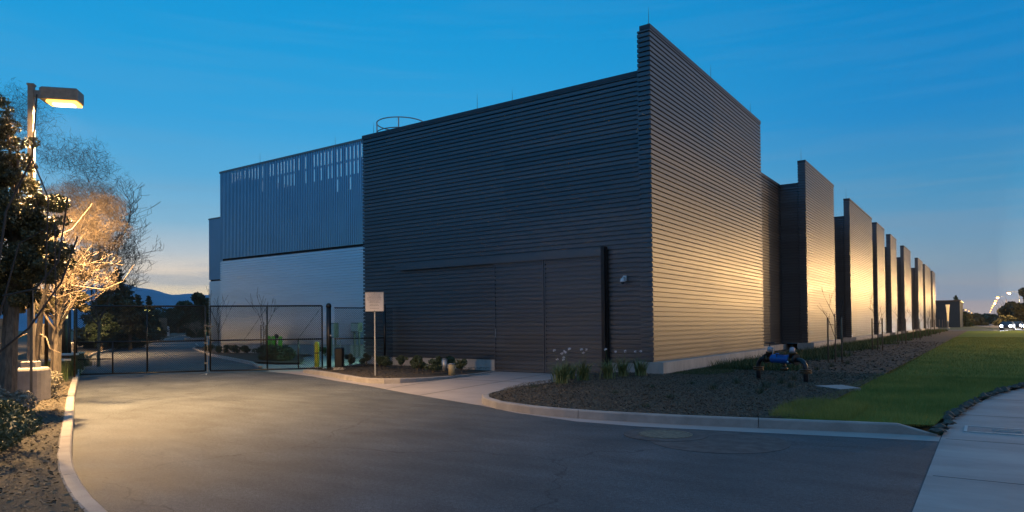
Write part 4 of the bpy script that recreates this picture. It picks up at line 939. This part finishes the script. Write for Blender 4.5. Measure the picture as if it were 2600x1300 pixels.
# ------------------------------------------------------------------ shrubs and planting
def shrub(x, y, z, R_, H, lab, m, seed, n=900, size=.03, grp=None, name='shrub'):
    o = empty(name, (x, y, z), 0, lab, 'shrub', grp); r = random.Random(seed)
    cl = [(r.uniform(-.6, .6)*R_, r.uniform(-.6, .6)*R_, H*(.3+.6*r.random())) for _ in range(8)]; rr = [R_*r.uniform(.28, .5) for _ in cl]
    npmesh('foliage', leaf_cloud(cl, rr, n, size, .6, seed, surf=.4), 4, m, o); t = MB()
    for c in cl: t.tube([(0, 0, -.02), (c[0]*.4, c[1]*.4, c[2]*.5), c], [.012, .009, .004], 4)
    t.build('stem', M['bark'], o); return o
S1 = [(-12.9, -.6, 'leftmost round shrub, behind the fence rail'), (-12.2, -.35, 'second small round shrub by the fence foot'), (-11.3, -.5, 'bushy shrub left of the sign post'), (-10.6, -.9, 'dark shrub directly behind the sign post'),
      (-9.9, -.75, 'dark shrub right of the sign post'), (-9.0, -.9, 'shrub before the plinth in the middle of the bed'), (-8.3, -1.6, 'low dark shrub nearest the bed centre'), (-8.1, -.6, 'upright shrub touching the plinth'), (-6.9, -2.35, 'dark shrub left of the lit pipe stub'), (-7.2, -1.0, 'loose shrub left of the grey pipe stub'), (-5.95, -2.0, 'lone dark shrub right of the lit pipe stub')]
for i, (x, y, lab) in enumerate(S1): shrub(x, y, .11, .27 if i not in (6,) else .34, .46, lab, M['leafshrub'], 100+i, 1100, .030, 'dark round shrubs in the sign bed')
shrub(-19.6, .85, .09, .85, .62, 'large dark bush at the foot of the green bollards', M['leafdark'], 130, 3500, .06)
shrub(-20.8, 1.3, .09, .7, .5, 'second large dark bush beside the green bollards', M['leafdark'], 131, 2500, .06)
for i, px in enumerate((565, 605, 622, 650, 665, 720, 738, 755, 775, 792, 865)):
    x = -33+ (px-560)*.0372; shrub(x, 5.5-.3*(i % 2), .09, .36, .5, 'small dark shrub against the silver wall, %s from the left' % ['first', 'second', 'third', 'fourth', 'fifth', 'sixth', 'seventh', 'eighth', 'ninth', 'tenth', 'eleventh'][i], M['leafdark'], 140+i, 600, .05, 'small shrubs along the silver wall')
# left hedge of pale small-leaved shrubs
HG = [(-2.0, -16.35), (-2.7, -16.15), (-3.4, -15.9), (-4.1, -15.6), (-4.9, -15.3), (-5.7, -14.95), (-6.7, -14.6), (-7.6, -15.0), (-9.3, -12.95), (-10.3, -12.75), (-11.4, -12.3), (-12.5, -11.9), (-13.6, -11.5), (-3.4, -16.9), (-4.7, -16.5), (-6.0, -16.1), (-9.6, -14.6), (-11.0, -14.2), (-12.4, -13.8), (-14.2, -12.9), (-1.2, -16.9), (-2.2, -17.4), (-.2, -17.6)]
PL = ['first', 'second', 'third', 'fourth', 'fifth', 'sixth', 'seventh', 'eighth', 'ninth', 'tenth', 'eleventh', 'twelfth', 'thirteenth', 'fourteenth', 'fifteenth', 'sixteenth', 'seventeenth', 'eighteenth', 'nineteenth', 'twentieth', 'twenty-first', 'twenty-second', 'twenty-third']
for i, (x, y) in enumerate(sorted(HG, key=lambda q: -q[0])):
    pale = x < -4.2; shrub(x, y, .12, .50, .42, ('low pale flowering shrub on the left bank, %s from the road end' if pale else 'low dark green shrub on the left bank, %s from the road end') % PL[i], M['leafpale'] if pale else M['leafshrub'], 160+i, 2200, .026, 'low shrubs on the left bank', 'low_shrub')
# grasses near gate left
def tuft(x, y, z, n, h, w_, lab, m, seed, spread=.5, grp=None, flowers=0, name='grass_clump', cat='plant', lean=.6, r0=.05):
    r = np.random.default_rng(seed); o = empty(name, (x, y, z), 0, lab, cat, grp); seg = 4; out = []
    for k in range(n):
        a = r.random()*6.283; le = h*(.6+.5*r.random()); ln = lean*(.25+.75*r.random())*le; b0 = r.normal(size=2)*r0
        pts = []
        for s in range(seg+1):
            t = s/seg; pts.append(np.array([b0[0]+math.cos(a)*ln*t**1.7, b0[1]+math.sin(a)*ln*t**1.7, le*(t-.28*lean*t**2.6)]))
        sd = np.array([-math.sin(a), math.cos(a), 0])*w_*.5
        for s in range(seg):
            w0, w1 = 1-(s/seg)**2*.9, 1-((s+1)/seg)**2*.95; out += [pts[s]-sd*w0, pts[s]+sd*w0, pts[s+1]+sd*w1, pts[s+1]-sd*w1]
    npmesh('leaves', np.array(out), 4, m, o)
    for k in range(flowers):
        a = r.random()*6.283; rr_ = h*.35*r.random(); hh = h*(1.05+.3*r.random()); p = (math.cos(a)*rr_, math.sin(a)*rr_, hh)
        s_ = MB().tube([(0, 0, 0), (p[0]*.5, p[1]*.5, hh*.6), p], .004, 4).build('flower_stem', M['agave'], o)
        q = leaf_cloud([(p[0], p[1], p[2])], [.035], 26, .018, .7, seed+k, surf=.6); npmesh('flower', q, 4, M['flower'], s_)
    return o
AG = [(-.75, -4.25, 'leftmost white flowered lily clump on the island', 4, .62), (-1.15, -3.7, 'small lily clump tucked behind the leftmost one', 2, .5), (-.75, -3.1, 'second large lily clump before the sliding door', 3, .62), (-.4, -2.3, 'lily clump in the middle of the row', 1, .62), (-.42, -1.35, 'lily clump before the guide post', 3, .6), (-.1, -.8, 'lily clump nearest the corner of the fin', 2, .58), (-1.5, -2.6, 'low lily clump against the sliding door', 2, .5)]
for i, (x, y, lab, nf, h) in enumerate(AG): tuft(x, y, .12, 120, h*1.15, .024, lab, M['agave'], 200+i, grp='white flowered lilies on the island', flowers=nf, name='lily_clump', lean=.75, r0=.07)
for i, (px, py) in enumerate(((1563, 1000), (1355, 985), (1655, 985), (1700, 1010), (1640, 1035), (1757, 975), (1870, 975), (1810, 990), (1945, 985), (1930, 1000), (1985, 975), (2015, 965), (2075, 940), (2110, 932), (2150, 925), (2010, 985))):
    # dark dormant tufts dotted over the mulch
    cd_ = (Fw+Rt*((px-1300)/1741)-Up*((py-797.3)/1741)); t = (.13-CAM.z)/cd_.z; q = CAM+cd_*t
    if q.x < .35 and q.y > -.1: continue
    tuft(q.x, q.y, .12, 60, .26 if i > 5 else .14, .007, 'dark dormant tuft on the mulch, %s counting from the driveway' % PL[i], M['leafdark'], 230+i, grp='dark tufts on the mulch', name='dark_tuft', lean=.9)
for i, (px, dp) in enumerate(((130, 20.2), (150, 21.0), (175, 23), (215, 29))): 
    x, y, _ = P2(px, dp); tuft(x, y, .12, 160, .75, .012, 'pale grass clump on the left bank, %s from the lamp' % PL[i], M['blade2'], 260+i, grp='grass clumps on the left bank', lean=.5, r0=.14)

# ground cover between plinth and mulch, one mass
def blades(n, xr, yr, h, w_, z, seed, mask=None, power=1, lean=.35, zf=None):
    r = np.random.default_rng(seed); x = xr[0]+(xr[1]-xr[0])*r.random(n); y = yr[0]+(yr[1]-yr[0])*r.random(n)**power
    if mask is not None: k = mask(x, y); x, y = x[k], y[k]
    n = len(x); a = r.random(n)*6.283; hh = h*(.5+.8*r.random(n)); sc_ = np.clip(1+(y+8)/40, 1, 4); ww = w_*sc_
    dx, dy = np.cos(a)*ww/2, np.sin(a)*ww/2; b = r.random(n)*6.283; tx_, ty_ = x+np.cos(b)*hh*lean, y+np.sin(b)*hh*lean
    zz = np.full(n, z)
    return np.stack([np.stack([x-dx, y-dy, zz], 1), np.stack([x+dx, y+dy, zz], 1), np.stack([tx_, ty_, zz+hh], 1)], 1).reshape(-1, 3)
gc = blades(26000, (.7, 3.4), (3, 110), .30, .02, .1, 301, lambda x, y: (x < 2.6+.8*np.sin(y*.6)+.4*np.sin(y*1.9)), 1.5, .5)
gc2 = blades(16000, (.42, 2.2), (.3, 14), .09, .012, .11, 302, lambda x, y: x < 1.0+.5*np.sin(y)+.4, 1.2)
tag(npmesh('ground_cover', np.concatenate([gc, gc2]), 3, M['blade2']), 'dark grassy ground cover along the plinths of the fins', 'ground cover', None, 'stuff')
def in_poly(x, y, P_):
    c = np.zeros(len(x), bool); n = len(P_); j = n-1
    for i in range(n):
        xi, yi = P_[i]; xj, yj = P_[j]; c ^= ((yi > y) != (yj > y)) & (x < (xj-xi)*(y-yi)/(yj-yi+1e-12)+xi); j = i
    return c
LW = [(5.45, -8.2)]+LAWN[1:12]+[(15.6, 112), (5.6, 112), (5.7, 20), (5.8, 5), (5.65, -1.3), (5.8, -2.4), (5.5, -4.8), (5.3, -6.6)]
q1 = blades(110000, (5.3, 9.6), (-8.4, 3), .085, .005, .08, 311, lambda x, y: in_poly(x, y, LW), 1.2)
q2 = blades(110000, (5.6, 16), (0, 60), .075, .009, .08, 312, lambda x, y: in_poly(x, y, LW), 1.8)
q3 = blades(9000, (5.3, 6.6), (-8.2, -5.5), .15, .006, .09, 313, lambda x, y: in_poly(x, y, LW))
tag(npmesh('lawn_grass', np.concatenate([q1, q2, q3]), 3, M['blade']), 'bright green lawn grass between mulch bed and sidewalk', 'grass', None, 'stuff')
# mulch chips
def chips(n, P_, xr, yr, z, seed, s=.02, power=1):
    r = np.random.default_rng(seed); x = xr[0]+(xr[1]-xr[0])*r.random(n); y = yr[0]+(yr[1]-yr[0])*r.random(n)**power; k = in_poly(x, y, P_); x, y = x[k], y[k]; n = len(x)
    a = r.random(n)*6.283; l = s*(.5+1.3*r.random(n)); w_ = l*.35; t = r.normal(size=n)*.4; zz = z+r.random(n)*.014
    ux, uy = np.cos(a), np.sin(a); P0 = np.stack([x, y, zz], 1); U = np.stack([ux*l, uy*l, np.sin(t)*l*.6], 1); V = np.stack([-uy*w_, ux*w_, r.normal(size=n)*w_*.5], 1)
    return np.stack([P0-U-V, P0+U-V, P0+U+V, P0-U+V], 1).reshape(-1, 3)
mc_ = [chips(100000, BED2, (-.9, 6), (-9, 3), .142, 321, .011), chips(9000, BED2, (-2.2, -.9), (-7, .4), .10, 324, .011), chips(16000, BED2, (-1, 6), (1, 40), .13, 322, .03, 1.6), chips(12000, b1+[(-13.2, .45)], (-13.3, -6.3), (-5.6, .5), .128, 323, .013)]
tag(npmesh('mulch_chips', np.concatenate(mc_), 4, M['chips']), 'brown bark chips scattered over the planting beds', 'mulch', None, 'stuff')
LBP = lb_out[:14]+[(-22, -14), (-10, -24), (6, -24)]
lc = chips(90000, LBP, (-16, 4), (-20, -10), .14, 331, .013)
tag(npmesh('leaf_litter', lc, 4, M['bankchips']), 'dry leaf litter on the left bank by the kerb', 'leaf litter', None, 'stuff')
# soil clods along the sidewalk edge
r = np.random.default_rng(9); cm_ = MB()
ed = WL[1:7]
for k in range(260):
    t = r.random()**.8*(len(ed)-1.001); i = int(t); a, b = Vector(ed[i]), Vector(ed[i+1]); p = a.lerp(b, t-i); s = .03+.09*r.random()**2; off = -.12*r.random()-.0
    p0 = (p.x+off+.05, p.y+r.normal()*.05, .05+.03*r.random()); n0 = len(cm_.v); vs = []
    for q in ((1, 0, 0), (-1, 0, 0), (0, 1, 0), (0, -1, 0), (0, 0, 1), (0, 0, -1), (.7, .7, .3), (-.7, .6, .4), (.6, -.7, .4), (-.7, -.7, .3)):
        vs.append(tuple(p0[c]+q[c]*s*(.7+.5*r.random())*(1, 1, .7)[c] for c in range(3)))
    cm_.add(vs, [(4, 6, 7), (4, 7, 9), (4, 9, 8), (4, 8, 6), (6, 2, 7), (7, 1, 9), (9, 3, 8), (8, 0, 6), (0, 2, 6), (2, 1, 7), (1, 3, 9), (3, 0, 8)])
tag(cm_.build('soil_clods', M['dirt']), 'crumbled soil clods along the edge of the sidewalk', 'soil', None, 'stuff')

# saplings with stakes along the fins
def sapling(x, y, z, lab, seed, H=3.6, stakes=True, grp='young staked trees along the fins', m='twigdark', sc=1):
    o = empty('young_tree', (x, y, z), 0, lab, 'tree', grp)
    MB().tube([(0, 0, -.05), (.02, 0, .9), (0, .03, 1.9)], [.028, .024, .018], 6).build('trunk', M['bark'], o, True)
    c = MB()
    for k in range(4):
        a = seed+k*1.6; branch_tree(c, (0, .02, 1.0+.25*k), H, seed*7+k, .35, 2, .011 if H < 4 else .018, 3, .5, (2, 3), .72, .22, (math.cos(a)*.5, math.sin(a)*.5, .85), .004 if H < 4 else .008, .7 if H < 4 else 1.15)
    c.build('branch', M[m], o)
    if stakes:
        for s in (-1, 1):
            MB().tube([(s*.24, 0, -.05), (s*.24, 0, 1.75)], .032, 7).build('stake', M['stake'], o, True)
        MB().tube([(-.24, 0, 1.5), (0, 0, 1.46), (.24, 0, 1.5)], .008, 4).build('tie', M['rubber'], o)
    return o
for i, y in enumerate((8.9, 21.3, 34, 46, 59.5, 74, 92)):
    sapling(3.6, y, .1, 'leafless young tree tied to stakes, %s from the blue valve' % PL[i], 400+i)
sapling(-31.4, 5.2, .09, 'leafless sapling at the left end of the silver wall', 420, 4.4, False, 'saplings before the silver wall', 'twigdark')
sapling(-26.9, 5.3, .09, 'staked leafless sapling behind the green bollards', 421, 5.2, True, 'saplings before the silver wall', 'twigdark')
bpy.context.view_layer.update()

HAZE = True
if HAZE:
    hz = MB().box(-5600, 60, -100, 5300, -1.2, 420); hm_ = bpy.data.materials.new('haze_air'); hm_.use_nodes = True; t_ = hm_.node_tree; t_.nodes.clear()
    vo = t_.nodes.new('ShaderNodeVolumePrincipled'); vo.inputs['Color'].default_value = (.8, .92, 1, 1); vo.inputs['Density'].default_value = .000075; vo.inputs['Anisotropy'].default_value = 0
    oo = t_.nodes.new('ShaderNodeOutputMaterial'); t_.links.new(vo.outputs[0], oo.inputs['Volume']); tag(hz.build('haze', hm_), 'thin evening haze over the whole place', 'haze', None, 'stuff')
